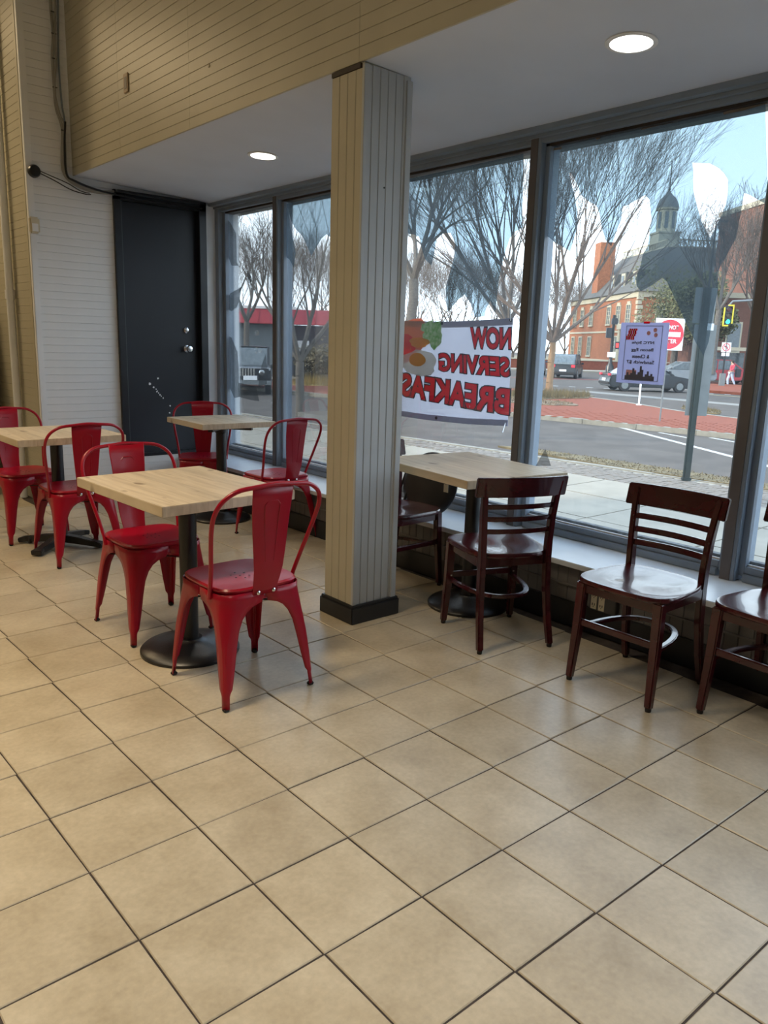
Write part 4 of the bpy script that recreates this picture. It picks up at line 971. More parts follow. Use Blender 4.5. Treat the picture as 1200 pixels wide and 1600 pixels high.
c = PZ(1020, 734, ZS); patch('grass', c, 0.35, 3.4, M_GRASS, ZS-0.002, 'worn dry grass between the pavement slabs and the pavers', seed=8, blades=1800, h=0.05)
# painted lines
def strip(name, a, b_, w_, mt=M_LINE, z=ZR+0.006, label='white painted road line', parent=None):
    a, b_ = Vector((a.x, a.y)), Vector((b_.x, b_.y)); d = (b_-a).normalized(); n_ = Vector((d.y, -d.x))*w_/2
    o = MB().prism([tuple(a-n_), tuple(b_-n_), tuple(b_+n_), tuple(a+n_)], z-0.004, z, axis='Z').build(name, mt, parent)
    if not parent: tag(o, label, 'road marking', kind='structure')
    return o
G = lambda u, v: PZ(u, v, ZR)
strip('road_line', G(966, 667), G(1240, 739), 0.16, label='broad white diagonal line on the near road')
strip('road_line', G(1030, 676), G(1078, 685), 0.10, label='short thin white line near the island kerb')
strip('road_line', G(1110, 684), G(1165, 694), 0.12, label='thin white line by the island kerb behind the right post')
strip('road_line', Vector((xc(-8)+.06, -8, 0)), Vector((xc(34)+.06, 34, 0)), 0.07, label='thin white edge line along the near kerb')
strip('road_line', G(1000, 604), G(1200, 617), 0.35, mat('pale_road', (0.17,0.16,0.14), .9), ZR+0.003, 'pale concrete gutter strip beyond the island')
for k in range(14): strip('road_dash', G(835+k*27, 601.5+k*1.35), G(845+k*27, 602+k*1.35), 0.28, label='white dash of the far lane line, number %s from the left' % ['one','two','three','four','five','six','seven','eight','nine','ten','eleven','twelve','thirteen','fourteen'][k])
strip('bus_lane', G(800, 590), G(1330, 603), 2.3, M_REDLANE, ZR+0.004, 'faded red bus lane across the junction')
strip('road_line', G(1075, 614), G(1240, 627), 0.25, M_YLINE, ZR+0.006, 'yellow centre line beyond the island')
strip('road_line', G(905, 611), G(1240, 640), 1.2, MATS['pale_road'], ZR+0.003, 'pale concrete band along the back of the island')
# small far island of red brick paving, holds the no-turn sign
fi = poly_slab('traffic_island', [tuple(G(u, v))[:2] for u, v in [(1095, 613), (1260, 625), (1260, 609), (1100, 602)]], ZR+0.14, 0.15, M_BRICKP, 'narrow far traffic island under the no-turn sign', 'island')
# far pavement and lawn
far = [PD(u, v, d) for u, v, d in [(560, 600, 66), (1500, 600, 66), (1500, 600, 250), (300, 600, 250)]]
poly_slab('sidewalk', [tuple(G(u, v))[:2] for u, v in [(560, 573.5), (780, 578), (1000, 584.5), (1360, 596), (1360, 591), (1000, 581), (780, 575), (560, 571)]], ZR+0.13, 0.15, M_CONC, 'pale pavement along the far side of the junction', 'pavement')
poly_slab('lawn', [tuple(G(u, v))[:2] for u, v in [(560, 571), (780, 575), (1000, 581), (1360, 591), (1500, 575), (400, 545)]], ZR+0.12, 0.12, M_GRASS, 'brown winter lawn before the brick building', 'lawn')
# left-hand sidewalk opposite
poly_slab('sidewalk', [tuple(G(u, v))[:2] for u, v in [(330, 600), (470, 600), (520, 601), (520, 596), (440, 592), (330, 590)]], ZR+0.13, 0.14, M_CONC, 'pavement in front of the red-roofed shop', 'pavement')

# ------------------------------------------------------------------ trees
def tree(name, base, H, seed, label, group=None, bark=M_BARK, twig=M_TWIG, trunk_r=0.15, fork=0.25, spread=0.5, levels=5, nb=3, lean=(0, 0), up=0.25, density=1.0, gnarl=0.25, first=None, minr=0.006, cat='tree', lim=1):
    rnd = random.Random(seed); tk = MB(); tw = MB()
    t = empty(name, base, label=label, cat=cat, group=group)
    def seg(mb, p, q, r0, r1, n):
        d = (q-p); 
        if d.length < 1e-6: return
        d.normalize(); a = d.orthogonal().normalized(); b = d.cross(a); base_ = len(mb.v)
        for (c, r_) in ((p, r0), (q, r1)):
            for k in range(n):
                th = 2*PI*k/n; mb.v.append(tuple(c+a*math.cos(th)*r_+b*math.sin(th)*r_))
        for k in range(n): mb.f.append((base_+k, base_+(k+1) % n, base_+n+(k+1) % n, base_+n+k))
    def grow(p, d, ln, r, lev):
        steps = 4 if lev <= 1 else 3
        mb = tk if lev <= lim else tw; n = 8 if lev == 0 else (6 if lev == 1 else (4 if lev == 2 else 3))
        pts = [p]; dd = d.copy()
        for k in range(steps):
            dd = (dd+Vector((rnd.uniform(-1, 1), rnd.uniform(-1, 1), rnd.uniform(-1, 1)))*gnarl*(0.5 if lev < 2 else 0.8)+Vector((0, 0, up*0.25))).normalized()
            r1 = max(minr*0.6, r*(1-0.45*(k+1)/steps)); r0 = max(minr*0.6, r*(1-0.45*k/steps)); q = pts[-1]+dd*ln/steps; seg(mb, pts[-1], q, r0, r1, n); pts.append(q)
            if lev < levels and k >= 1:
                for _ in range(nb if k == steps-1 else int(nb*density*0.67+rnd.random())):
                    ax = dd.cross(Vector((rnd.uniform(-1, 1), rnd.uniform(-1, 1), rnd.uniform(-1, 1)))).normalized()
                    nd = (Matrix.Rotation(spread*rnd.uniform(0.4, 1.15), 3, ax) @ dd); nd = (nd+Vector((0, 0, up))).normalized()
                    grow(q, nd, ln*rnd.uniform(0.55, 0.8), r1*rnd.uniform(0.45, 0.7), lev+1)
    p = Vector((0, 0, 0)); hf = H*fork
    q = [p]; n_ = 5
    for k in range(n_):
        nxt = Vector((lean[0]*(k+1)/n_+rnd.uniform(-.03, .03)*trunk_r*6, lean[1]*(k+1)/n_+rnd.uniform(-.03, .03)*trunk_r*6, hf*(k+1)/n_)); seg(tk, q[-1], nxt, trunk_r*(1.25 if k == 0 else 1.1-0.03*k), trunk_r*(1.07-0.03*k), 10); q.append(nxt)
    dirs = first or [(math.cos(a)*spread, math.sin(a)*spread, 1) for a in [rnd.uniform(0, 1)+2*PI*k/(nb+1) for k in range(nb+1)]]
    for d in dirs: grow(q[-1], Vector(d).normalized(), (H-hf)*0.40, trunk_r*0.62, 1)
    tk.build('trunk', bark, t, smooth=True, fix=False); tag(tw.build('branches', twig, t, fix=False), kind=None)
    return t
RTH = Vector((math.cos(YAW), math.sin(YAW), 0)); FWH = Vector((-math.sin(YAW), math.cos(YAW), 0))
def cdir(a, b_, c_): v = RTH*a+FWH*b_; return (v.x, v.y, c_)
# street tree in the left window
tree('bare_tree', PZ(468, 672, ZS), 5.6, 11, 'bare grey street tree with a knotted fork close outside the left windows', bark=M_BARK, twig=M_BARK, trunk_r=0.095, fork=0.27, spread=0.55, levels=4, nb=2, density=0.8, gnarl=0.16, up=0.15, minr=0.005, first=[cdir(0.25, 0.1, 1), cdir(-0.28, -0.1, 1), cdir(0.62, 0.2, 0.9), cdir(-0.6, 0.2, 0.75)])
tree('bare_tree', PD(386, 592, 44), 10.5, 12, 'bare grey tree behind the black off-road car', trunk_r=0.16, fork=0.30, spread=0.6, levels=4, nb=3, gnarl=0.25, up=0.12, minr=0.012, twig=M_BARK)
# vase-shaped tree on the island
tree('bare_tree', PZ(858, 613, ZS), 13.2, 21, 'tan-trunked vase-shaped bare tree on the brick island', bark=M_BARKO, twig=M_TWIG, trunk_r=0.15, fork=0.17, spread=0.46, levels=5, nb=3, density=1.05, gnarl=0.14, up=0.13, minr=0.006, lim=0,
     first=[cdir(0.35, 0, 1), cdir(-0.35, 0.1, 1), cdir(-0.75, 0.1, 1), cdir(0.75, 0.3, 1), cdir(0.1, -0.4, 1.1), cdir(0.05, 0.5, 1.1), cdir(-1.1, 0.2, 0.9), cdir(1.2, 0.1, 1.0)])
tree('bare_tree', PD(787, 598, 38), 13.6, 22, 'large dark bare tree behind the breakfast banner', bark=M_BARKO, twig=M_BARK, trunk_r=0.18, fork=0.20, spread=0.46, levels=5, nb=3, density=1.05, gnarl=0.15, up=0.13, minr=0.007, lim=0,
     first=[cdir(-0.55, 0, 1), cdir(-0.25, 0.2, 1), cdir(0.1, 0, 1), cdir(0.4, 0.1, 1), cdir(-0.95, 0.3, 0.95)])
tree('bare_tree', PD(1112, 585, 55), 12.2, 24, 'bare dark tree standing behind the street sign post', bark=M_BARK, twig=M_BARK, trunk_r=0.2, fork=0.36, spread=0.42, levels=4, nb=3, density=1.1, gnarl=0.14, up=0.15, minr=0.010, first=[cdir(-0.3, 0, 1), cdir(0.1, 0.2, 1), cdir(0.5, 0, 1), cdir(-0.7, 0.1, 1)])
tree('bare_tree', PD(1200, 590, 56), 12.5, 25, 'big brown twiggy tree at the right beside the green traffic light', bark=M_TWIG, twig=M_TWIG, trunk_r=0.30, fork=0.16, spread=0.62, levels=5, nb=3, density=0.85, gnarl=0.22, up=0.10, minr=0.016)
tree('bare_tree', PD(640, 592, 34), 12.0, 26, 'bare tree mostly hidden by the pillar, limbs reaching right', bark=M_BARK, twig=M_BARK, trunk_r=0.22, fork=0.35, spread=0.6, levels=4, nb=3, gnarl=0.22, up=0.08, minr=0.012, density=0.8)
# background rows: two kinds, copied
bt = tree('background_tree', PD(560, 575, 80), 13, 31, 'x', group='bare trees far beyond the junction', bark=M_TWIG, twig=M_TWIG, trunk_r=0.17, fork=0.14, spread=0.5, levels=5, nb=3, density=0.56, gnarl=0.18, up=0.18, minr=0.012)
lbl = 'one of the bare brown trees massed far beyond the junction and roofs'; bt['label'] = lbl
for k, (u, d_, s) in enumerate([(350, 70, .8), (405, 82, 1.0), (440, 95, 1.05), (470, 75, .8), (500, 90, 1.0), (535, 84, 1), (610, 92, 1.0), (640, 78, .82), (665, 95, 1.0), (690, 84, .9), (715, 100, 1.05), (740, 82, .85), (765, 95, .95), (800, 88, .85), (830, 98, .95), (850, 86, .8), (880, 112, 1.0), (905, 118, .9)]):
    o = copy_tree(bt); g_ = PD(u, 575, d_); o.location = (g_.x, g_.y, ZR+0.1); o.rotation_euler = (0, 0, k*1.3); o.scale = (s*1.1, s*1.1, s*random.uniform(.85, 1.05)); o['label'] = lbl
bt.location.z = ZR+0.1
def leafy(name, base, H, rad, seed, label, mt, trunk=True, n=5000, sz=0.12, cat='tree', flat=1.0, group=None):
    rnd = random.Random(seed); t = empty(name, base, label=label, cat=cat, group=group); b = MB()
    cl = [(Vector((rnd.uniform(-1, 1)*rad*.65, rnd.uniform(-1, 1)*rad*.65, H*rnd.uniform(0.35 if trunk else 0.2, 0.85))), rnd.uniform(.35, .6)*rad) for _ in range(16)]
    for k in range(n):
        c, r_ = cl[rnd.randrange(len(cl))]; d = Vector((rnd.gauss(0, 1), rnd.gauss(0, 1), rnd.gauss(0, 1)*flat)).normalized()*r_*rnd.random()**0.4; p = c+d
        if p.z < 0.05: p.z = 0.05+rnd.random()*0.1
        a = Vector((rnd.gauss(0, 1), rnd.gauss(0, 1), rnd.gauss(0, 1))).normalized(); b2 = a.orthogonal().normalized(); a *= sz*rnd.uniform(.6, 1.3); b2 *= sz*rnd.uniform(.4, .9)
        n_ = len(b.v); b.v += [tuple(p-a-b2), tuple(p+a-b2), tuple(p+a+b2), tuple(p-a+b2)]; b.f.append((n_, n_+1, n_+2, n_+3))
    tag(b.build('foliage', mt, t, fix=False), kind='stuff')
    st = MB()
    if trunk:
        st.tube([(0, 0, 0), (0.1, 0, H*.3), (0, 0.1, H*.6)], [rad*.09, rad*.07, rad*.04], 8)
        for c, r_ in cl[:8]: st.tube([(0.05, 0, H*.35), tuple(c)], [rad*.04, rad*.015], 5)
    else:
        for c, r_ in cl[:6]: st.tube([(c.x*.5, c.y*.5, 0), tuple(c)], 0.02, 5)
    st.build('stem', M_BARK, t)
    return t
leafy('evergreen_tree', PD(1050, 585, 64), 9.5, 3.4, 41, 'sparse olive-green tree in front of the brick building', M_LEAF, n=7000, sz=0.085)
leafy('evergreen_tree', PD(1090, 585, 60), 8.6, 2.4, 42, 'darker olive-green tree right behind the sign post', M_LEAF, n=6000, sz=0.10)
b0 = PZ(503, 598, ZR); leafy('hedge', (b0.x, b0.y, ZS), 1.5, 1.3, 43, 'brown-green clipped hedge across the road in the left window', M_HEDGE, trunk=False, n=5000, sz=0.05, cat='hedge')
leafy('hedge', PD(530, 592, 36), 1.5, 1.3, 44, 'brown-green hedge continuing behind the pillar', M_HEDGE, trunk=False, n=4000, sz=0.05, cat='hedge')
c = PZ(505, 601, ZS); patch('grass', (c.x, c.y), 1.8, 1.0, mat('yellow_grass', (0.310, 0.223, 0.074), 0.9, var=0.3), ZS+0.01, 'tufts of yellow dry grass under the hedge across the road', seed=9, blades=900, h=0.5)

# ------------------------------------------------------------------ brick building with cupola
DB = 84
C0 = PD(987, 580, DB); C0.z = ZR+0.1
fa = (FWH*22-RTH*1.6).normalized(); fr_d = (RTH*22+FWH*2.0).normalized()
MBLD = Matrix((fr_d, fa, Vector((0, 0, 1)))).transposed().to_4x4(); MBLD.translation = C0
M_BRK = mat('orange_brick', (0.288, 0.108, 0.050), 0.9, var=0.15, scale=4)
M_SLATE = mat('slate_roof', (0.081, 0.077, 0.069), 0.85, var=0.12, scale=2)
M_CREAM = mat('cream_stone', (0.400, 0.360, 0.264), 0.7, var=0.05)
M_PANE = mat('dark_pane', (0.10, 0.12, 0.13), 0.15, var=0.2)
bd = empty('brick_building', C0, label='orange brick building with slate roof, dormers and a white cupola', cat='building'); bd.matrix_world = MBLD
EH = 8.1; Wd, Dp = 16.5, 23; RH = 13.4
MB().box((0, 0, 0), (Wd, Dp, EH)).build('wall', M_BRK, bd)
MB().box((-0.12, -0.12, EH-0.45), (Wd+0.12, Dp+0.12, EH+0.15)).build('cornice', M_CREAM, bd)
MB().box((-0.08, -0.08, 4.0), (Wd+0.08, Dp+0.08, 4.2)).build('string_course', M_CREAM, bd)
MB().box((-0.1, -0.1, 0), (Wd+0.1, Dp+0.1, 0.9)).build('plinth', M_CREAM, bd)
rf = MB(); i = 4.6; e0 = 0.35
lo = [(-e0, -e0, EH+.15), (Wd+e0, -e0, EH+.15), (Wd+e0, Dp+e0, EH+.15), (-e0, Dp+e0, EH+.15)]; hi = [(i, i, RH), (Wd-i, i, RH), (Wd-i, Dp-i, RH), (i, Dp-i, RH)]
for k in range(4): rf.quad(lo[k], lo[(k+1) % 4], hi[(k+1) % 4], hi[k])
rf.quad(*hi); rf.quad(*reversed(lo)); roof = rf.build('roof', M_SLATE, bd)
bal = MB(); bal.box((i, i, RH+0.75), (Wd-i, i+0.12, RH+0.9)); bal.box((i, i, RH+0.75), (i+0.12, Dp-i, RH+0.9)); bal.box((i, i, RH), (Wd-i, i+0.12, RH+0.15)); bal.box((i, i, RH), (i+0.12, Dp-i, RH+0.15))
for k in range(16): bal.box((i+k*.45, i+.02, RH), (i+k*.45+.12, i+.1, RH+.8))
for k in range(30): bal.box((i+.02, i+k*.45, RH), (i+.1, i+k*.45+.12, RH+.8))
tag(bal.build('balustrade', M_CREAM, bd, fix=False), kind='stuff')
# left facade windows (x = 0 plane, facing -x) and front ones (y = 0)
def bwin(side, s, z0, z1, w_=1.1, arch=False):
    f = MB(); g_ = MB()
    def bx(m_, a0, a1, b0_, b1, d0, d1):
        if side == 'L': m_.box((d0, a0, b0_), (d1, a1, b1))
        else: m_.box((a0, d0, b0_), (a1, d1, b1))
    bx(f, s-w_/2-.12, s-w_/2, z0-.1, z1+.12, -.12, .02); bx(f, s+w_/2, s+w_/2+.12, z0-.1, z1+.12, -.12, .02); bx(f, s-w_/2, s+w_/2, z1, z1+.14, -.12, .02); bx(f, s-w_/2-.2, s+w_/2+.2, z0-.18, z0, -.16, .02)
    bx(f, s-.04, s+.04, z0, z1, -.10, .02)
    for q in range(1, 4): bx(f, s-w_/2, s+w_/2, z0+(z1-z0)*q/4-.03, z0+(z1-z0)*q/4+.03, -.10, .02)
    if arch: bx(f, s-w_/2+.1, s+w_/2-.1, z1+.14, z1+.4, -.12, .02)
    o = f.build('window', M_CREAM, bd); bx(g_, s-w_/2, s+w_/2, z0, z1, -.03, .01); g_.build('pane', M_PANE, o)
for s in (2.4, 5.4, 8.4, 14.5, 18, 21): bwin('L', s, 5.0, 6.9, arch=True)
for s in (5.6, 14.5, 18, 21): bwin('L', s, 1.3, 3.5)
for s in (2.6, 6, 9.5, 13): bwin('F', s, 5.0, 6.9); bwin('F', s, 1.3, 3.5)
# entrance surround
en = MB(); en.box((-.5, 1.0, 0), (0.02, 1.5, 4.3)); en.box((-.5, 3.4, 0), (.02, 3.9, 4.3)); en.box((-.6, .8, 4.3), (.02, 4.1, 4.9)); en.box((-.3, 1.5, 3.4), (.02, 3.4, 4.3)); ent = en.build('entrance', M_CREAM, bd)
MB().box((-.12, 1.5, 0), (.0, 3.4, 3.4)).build('door', M_WHITE, ent)
qn = MB()
for k in range(14): qn.box((-.1, -.1, .9+k*.5), (.5 if k % 2 else .35, .5 if k % 2 == 0 else .35, 1.3+k*.5))
qn.build('quoins', M_CREAM, bd)
# dormers on the left roof slope
for s in (3.0, 6.4, 9.8):
    dm = MB().box((0.6, s-.7, EH+.6), (3.6, s+.7, EH+2.6)).build('dormer', M_SLATE, bd); MB().box((0.5, s-.55, EH+.7), (0.62, s+.55, EH+2.45)).build('window', M_CREAM, dm)
    MB().box((0.45, s-.35, EH+.9), (0.505, s+.35, EH+2.2)).build('pane', M_PANE, dm)
MB().box((0.3, 14.2, EH), (2.2, 16.2, 14.9)).build('chimney', M_BRK, bd)
# cupola
cu = empty('cupola', (6.0, 9.0, RH)); cu.parent = bd
MB().box((-1.25, -1.25, 0), (1.25, 1.25, 2.0)).build('base', M_CREAM, cu); MB().box((-1.35, -1.35, 1.9), (1.35, 1.35, 2.1)).build('ledge', M_CREAM, cu)
MB().lathe([(1.14, 2.1), (1.10, 4.6)], 8).build('drum', M_CREAM, cu); MB().lathe([(1.28, 4.55), (1.32, 4.75), (1.2, 4.8)], 8).build('ledge', M_CREAM, cu)
for k in range(8):
    M_ = Matrix.Rotation(k*PI/4+PI/8, 4, 'Z'); MB().box((.98, -.20, 2.5), (1.08, .20, 4.3), M_).build('louvre', M_PANE, cu)
MB().lathe([(1.28, 4.75), (1.16, 5.2), (.88, 5.8), (.45, 6.2), (.2, 6.5), (.12, 6.7)], 16).build('dome', mat('lead_dome', (0.12, 0.125, 0.12), 0.6), cu, smooth=True)
MB().tube([(0, 0, 6.6), (0, 0, 7.2), (0, 0, 10.0)], [.10, .07, .03], 6).build('spire', M_IRON, cu)
MB().lathe([(.05, 6.7), (.18, 6.85), (.05, 7.0)], 10).build('finial_ball', M_IRON, cu, smooth=True)
# second brick block at the right
b2 = empty('brick_block', (0, 0, 0), label='tall plain brick building block behind the right window post', cat='building'); B2 = PD(1163, 590, 70); B2.z = ZR; M2_ = MBLD.copy(); M2_.translation = B2; b2.matrix_world = M2_
M_BRK2 = mat('dark_red_brick', (0.149, 0.065, 0.043), 0.9, var=0.12, scale=3)
MB().box((0, 0, 0), (9, 8, 15.2)).build('wall', M_BRK2, b2); MB().box((-.12, -.12, 14.9), (9.12, 8.12, 15.35)).build('parapet', M_CREAM, b2)
b3 = empty('brick_wing', (0, 0, 0), label='low dark brick wing behind the pedestrian and red car', cat='building'); B3 = PD(1095, 588, 62); B3.z = ZR; M3_ = MBLD.copy(); M3_.translation = B3; b3.matrix_world = M3_
MB().box((0, 0, 0), (17, 6, 6.6)).build('wall', M_BRK2, b3); MB().box((-.1, -.1, 6.4), (17.1, 6.1, 6.8)).build('parapet', M_CREAM, b3)
for s in (1.6, 5.0, 8.4): 
    o = MB().box((s, -.1, 2.2), (s+1.3, .02, 4.6)).build('window', M_CREAM, b3); MB().box((s+.15, -.14, 2.35), (s+1.15, -.09, 4.45)).build('pane', M_PANE, o)
# low wall / fence before the building
wl_ = empty('garden_wall', (0, 0, 0), label='low brick and stone garden wall in front of the building', cat='wall'); G0 = PD(960, 586, 78); G0.z = ZR; MG = MBLD.copy(); MG.translation = G0-fr_d*12; wl_.matrix_world = MG
MB().box((0, 0, 0), (22, .4, 1.0)).build('wall', M_BRICKP, wl_)
MB().box((0, -.05, 1.0), (22, .45, 1.1)).build('coping', M_CREAM, wl_)
# bus shelter
t = empty('bus_shelter', PD(1152, 603, 58), label='white-framed bus shelter behind the pedestrian', cat='shelter'); t.location.z = ZR; t.rotation_euler = (0, 0, YAW+.1)
MB().box((-2.6, 0, 2.35), (1.2, 1.5, 2.6)).build('roof', M_CREAM, t)
for x in (-2.4, 1.0): MB().box((x, .1, 0), (x+.18, .3, 2.36)).build('post', M_CREAM, t)
MB().box((-2.3, 1.3, .4), (1.0, 1.34, 2.2)).build('glass', M_PANE, t)

# red-roofed shop at the left
S0 = PD(345, 592, 46); S0.z = ZR; sh = empty('red_roof_shop', S0, label='low grey shop with a bright red roof band in the left windows', cat='building'); MSH = Matrix((RTH, FWH, Vector((0, 0, 1)))).transposed().to_4x4(); MSH.translation = S0; sh.matrix_world = MSH
M_SHOP = mat('shop_grey', (0.136, 0.152, 0.158), 0.7, var=0.06)
MB().box((-2, 0, 0), (3.9, 8, 3.0)).build('wall', M_SHOP, sh)
MB().box((3.9, 1.2, 0), (6.4, 8, 3.0)).build('recess_wall', mat('shop_dark', (0.10, 0.095, 0.10), 0.7), sh)
rb_ = MB(); prf = [(-.6, 3.05), (-.2, 3.85), (.1, 3.85), (.1, 3.0), (-.6, 3.0)]
rb_.prism([(a, b_) for a, b_ in prf], -2.5, 6.7, axis='X'); rb_.build('roof_band', mat('red_roof', (0.341, 0.031, 0.040), 0.5, var=0.04), sh)
MB().box((-2.3, -.25, 3.85), (4.4, 8, 4.0)).build('parapet', M_WHITE, sh)
for k in range(14): MB().bar([(-2.3+k*.66, -.62, 3.05), (-2.3+k*.66, -.22, 3.86)], 0.04, 0.03).build('roof_seam', MATS['red_roof'], sh)
MB().box((4.4, 1.1, .9), (4.75, 1.2, 2.1)).build('window', M_WHITE, sh); MB().box((4.85, 1.1, .9), (5.1, 1.2, 2.1)).build('window', M_WHITE, sh)
MB().box((3.8, -.05, 0), (3.95, .1, 3.0)).build('post', M_SHOP, sh)
lr = MB()
for k in range(7): lr.box((4.0+k*.35, .1, 0), (4.05+k*.35, .15, 1.1))
lr.box((4.0, .1, 1.05), (6.3, .15, 1.12)); lr.build('railing', M_BLACK, sh)

# ------------------------------------------------------------------ cars
def car(name, u, v, dist, heading, kind, paint, label, L_=4.5, Wc=1.8, H=1.65):
    g_ = PD(u, v, dist); t = empty(name, (g_.x, g_.y, ZR), heading, label=label, cat='car')
    # side profile (x forward, z up)
    if kind == 'suv':
        lowp = [(-.5, .30), (-.5, .62), (-.49, .98), (-.44, 1.0), (.26, 1.0), (.44, .90), (.49, .72), (.5, .35), (.46, .26), (-.46, .26)]
        top = [(-.47, .98), (-.42, 1.55), (-.36, H), (.06, H), (.14, 1.55), (.28, .98)]
    elif kind == 'jeep':
        lowp = [(-.5, .40), (-.5, 1.05), (.14, 1.05), (.17, 1.10), (.46, 1.06), (.5, .98), (.5, .45), (.46, .38), (-.46, .38)]
        top = [(-.49, 1.05), (-.48, 1.6), (-.46, H), (.04, H), (.08, 1.6), (.16, 1.05)]
    else:
        lowp = [(-.5, .30), (-.5, .60), (-.48, .86), (-.36, .90), (.22, .90), (.44, .74), (.5, .55), (.5, .30), (.46, .22), (-.46, .22)]
        top = [(-.40, .88), (-.26, 1.30), (-.16, H), (.02, H), (.10, 1.32), (.26, .88)]
    sc = lambda P_: [(x*L_, z) for x, z in P_]
    MB().prism(sc(lowp), -Wc/2, Wc/2, axis='Y').build('body', paint, t, bevel=0.06, smooth=True)
    MB().prism(sc(top), -Wc/2+.12, Wc/2-.12, axis='Y').build('cabin', M_PANE, t, bevel=0.05, smooth=True)
    xs = [x for x, z in top if z == H]; MB().box((min(xs)*L_, -Wc/2+.14, H-.04), (max(xs)*L_, Wc/2-.14, H+.02)).build('roof', paint, t, bevel=0.02)
    pil = MB(); 
    for sy in (-1, 1):
        for k in (0, 2, 3): pass
        a, b_ = sc(top)[0], sc(top)[2]; pil.bar([(a[0], sy*(Wc/2-.12), a[1]), (b_[0], sy*(Wc/2-.13), b_[1])], .08, .06, up=(0, 1, 0)); a, b_ = sc(top)[5], sc(top)[3]; pil.bar([(a[0], sy*(Wc/2-.12), a[1]), (b_[0], sy*(Wc/2-.13), b_[1])], .08, .06, up=(0, 1, 0))
        pil.bar([(-.12*L_, sy*(Wc/2-.115), .95), (-.12*L_, sy*(Wc/2-.13), H-.03)], .08, .05, up=(0, 1, 0))
    pil.build('pillar', paint, t)
    wr = .36 if kind != 'sedan' else .32
    for sx in (-.32, .33):
        for sy in (-1, 1):
            wh = MB().lathe([(wr*.5, -.11), (wr*.95, -.11), (wr, -.07), (wr, .07), (wr*.95, .11), (wr*.5, .11)], 20, axis='Y').build('wheel', M_RUBBER, t, smooth=True); wh.location = (sx*L_, sy*(Wc/2-.1), wr)
            MB().lathe([(wr*.58, -.125), (wr*.55, .125)], 12, axis='Y').build('hub', M_SIGNB, wh)
    for sy in (-1, 1):
        MB().box((-L_/2-.02, sy*(Wc/2-.22)-.14, .80), (-L_/2+.08, sy*(Wc/2-.22)+.14, 1.0 if kind != 'sedan' else .82+.1)).build('tail_light', M_SRED, t, bevel=.01)
        if kind == 'jeep': MB().lathe([(.11, 0), (.11, .03), (.05, .05)], 16, (L_/2+.0, sy*(Wc/2-.33), .86), axis='X').build('headlight', M_CHROME, t, smooth=True)
        else: MB().box((L_/2-.1, sy*(Wc/2-.25)-.16, .60), (L_/2+.0, sy*(Wc/2-.25)+.16, .74)).build('headlight', M_WHITE, t, bevel=.01)
        MB().box((.18*L_, sy*(Wc/2)-.02 if sy > 0 else sy*Wc/2-.16, .98), (.18*L_+.1, sy*(Wc/2)+.16 if sy > 0 else sy*Wc/2+.02, 1.12)).build('mirror', paint, t, bevel=.02)
    MB().box((-L_/2-.03, -.25, .52), (-L_/2+.02, .25, .66)).build('number_plate', M_WHITE, t)
    MB().box((-L_/2-.03, -Wc/2+.1, .34), (-L_/2+.05, Wc/2-.1, .48)).build('bumper', M_RUBBER, t, bevel=.02)
    if kind == 'jeep':
        g2 = MB()
        for k in range(7): g2.box((L_/2-.02, -.36+k*.105, .72), (L_/2+.03, -.36+k*.105+.055, 1.0))
        g2.build('grille_slot', M_CHROME, t); MB().box((L_/2-.02, -Wc/2-.02, .40), (L_/2+.16, Wc/2+.02, .56)).build('front_bumper', M_SIGNB, t, bevel=.02)
        MB().box((L_/2+.16, -.1, .58), (L_/2+.18, .42, .74)).build('number_plate', M_WHITE, t)
    return t
P_BLK = mat('car_black', (0.02, 0.022, 0.025), 0.2, var=.05); P_RED = mat('car_red', (0.279, 0.025, 0.031), 0.3, var=.05); P_SIL = mat('car_silver', (0.205, 0.223, 0.236), 0.3, metal=.3, var=.05); P_WHT = mat('car_white', (0.465, 0.465, 0.465), 0.3, var=.04); P_BLU = mat('car_slate', (0.08, 0.11, 0.14), 0.25, var=.05)
AR = YAW     # heading along +RTH is YAW (image right)
car('car', 388, 612, 32, AR-R(90)+R(8), 'jeep', P_BLK, 'boxy black off-road car with a slotted grille, head-on in the narrow window', L_=4.4, Wc=1.85, H=1.80)
car('car', 885, 589, 58, AR+R(70), 'suv', P_BLK, 'black sport utility car seen from the rear right of the tan-trunked tree', L_=4.6, Wc=1.85, H=1.72)
car('car', 832, 582, 62, AR+R(75), 'suv', P_BLU, 'dark car partly hidden by the post right of the banner', L_=4.6, H=1.75)
car('car', 1008, 604, 42, AR+R(4), 'sedan', P_BLK, 'black low car mostly hidden behind the sandwich poster', L_=4.6, H=1.42)
car('car', 1062, 592, 56, AR+R(178), 'sedan', P_SIL, 'silver-grey saloon between the no entry sign and the sign post', L_=4.6, H=1.45)
car('car', 1124, 592, 56, AR+R(0), 'suv', P_RED, 'red sport utility car passing behind the pedestrian', L_=4.7, H=1.68)
car('car', 1180, 590, 66, AR+R(180), 'suv', P_WHT, 'pale car parked behind the right window post', L_=4.6, H=1.6)
car('car', 496, 586, 55, AR+R(150), 'sedan', P_WHT, 'white saloon parked beyond the hedge in the left window', L_=4.5, H=1.42)

# ------------------------------------------------------------------ signs
def PV(u, v, g):   # on the upright plane through g that faces the viewer
    d = ray(u, v); return CAM + d*((g-CAM).dot(FWH)/d.dot(FWH))
def facing(t): t.rotation_euler = (0, 0, YAW)     # local x = image right, local y = away
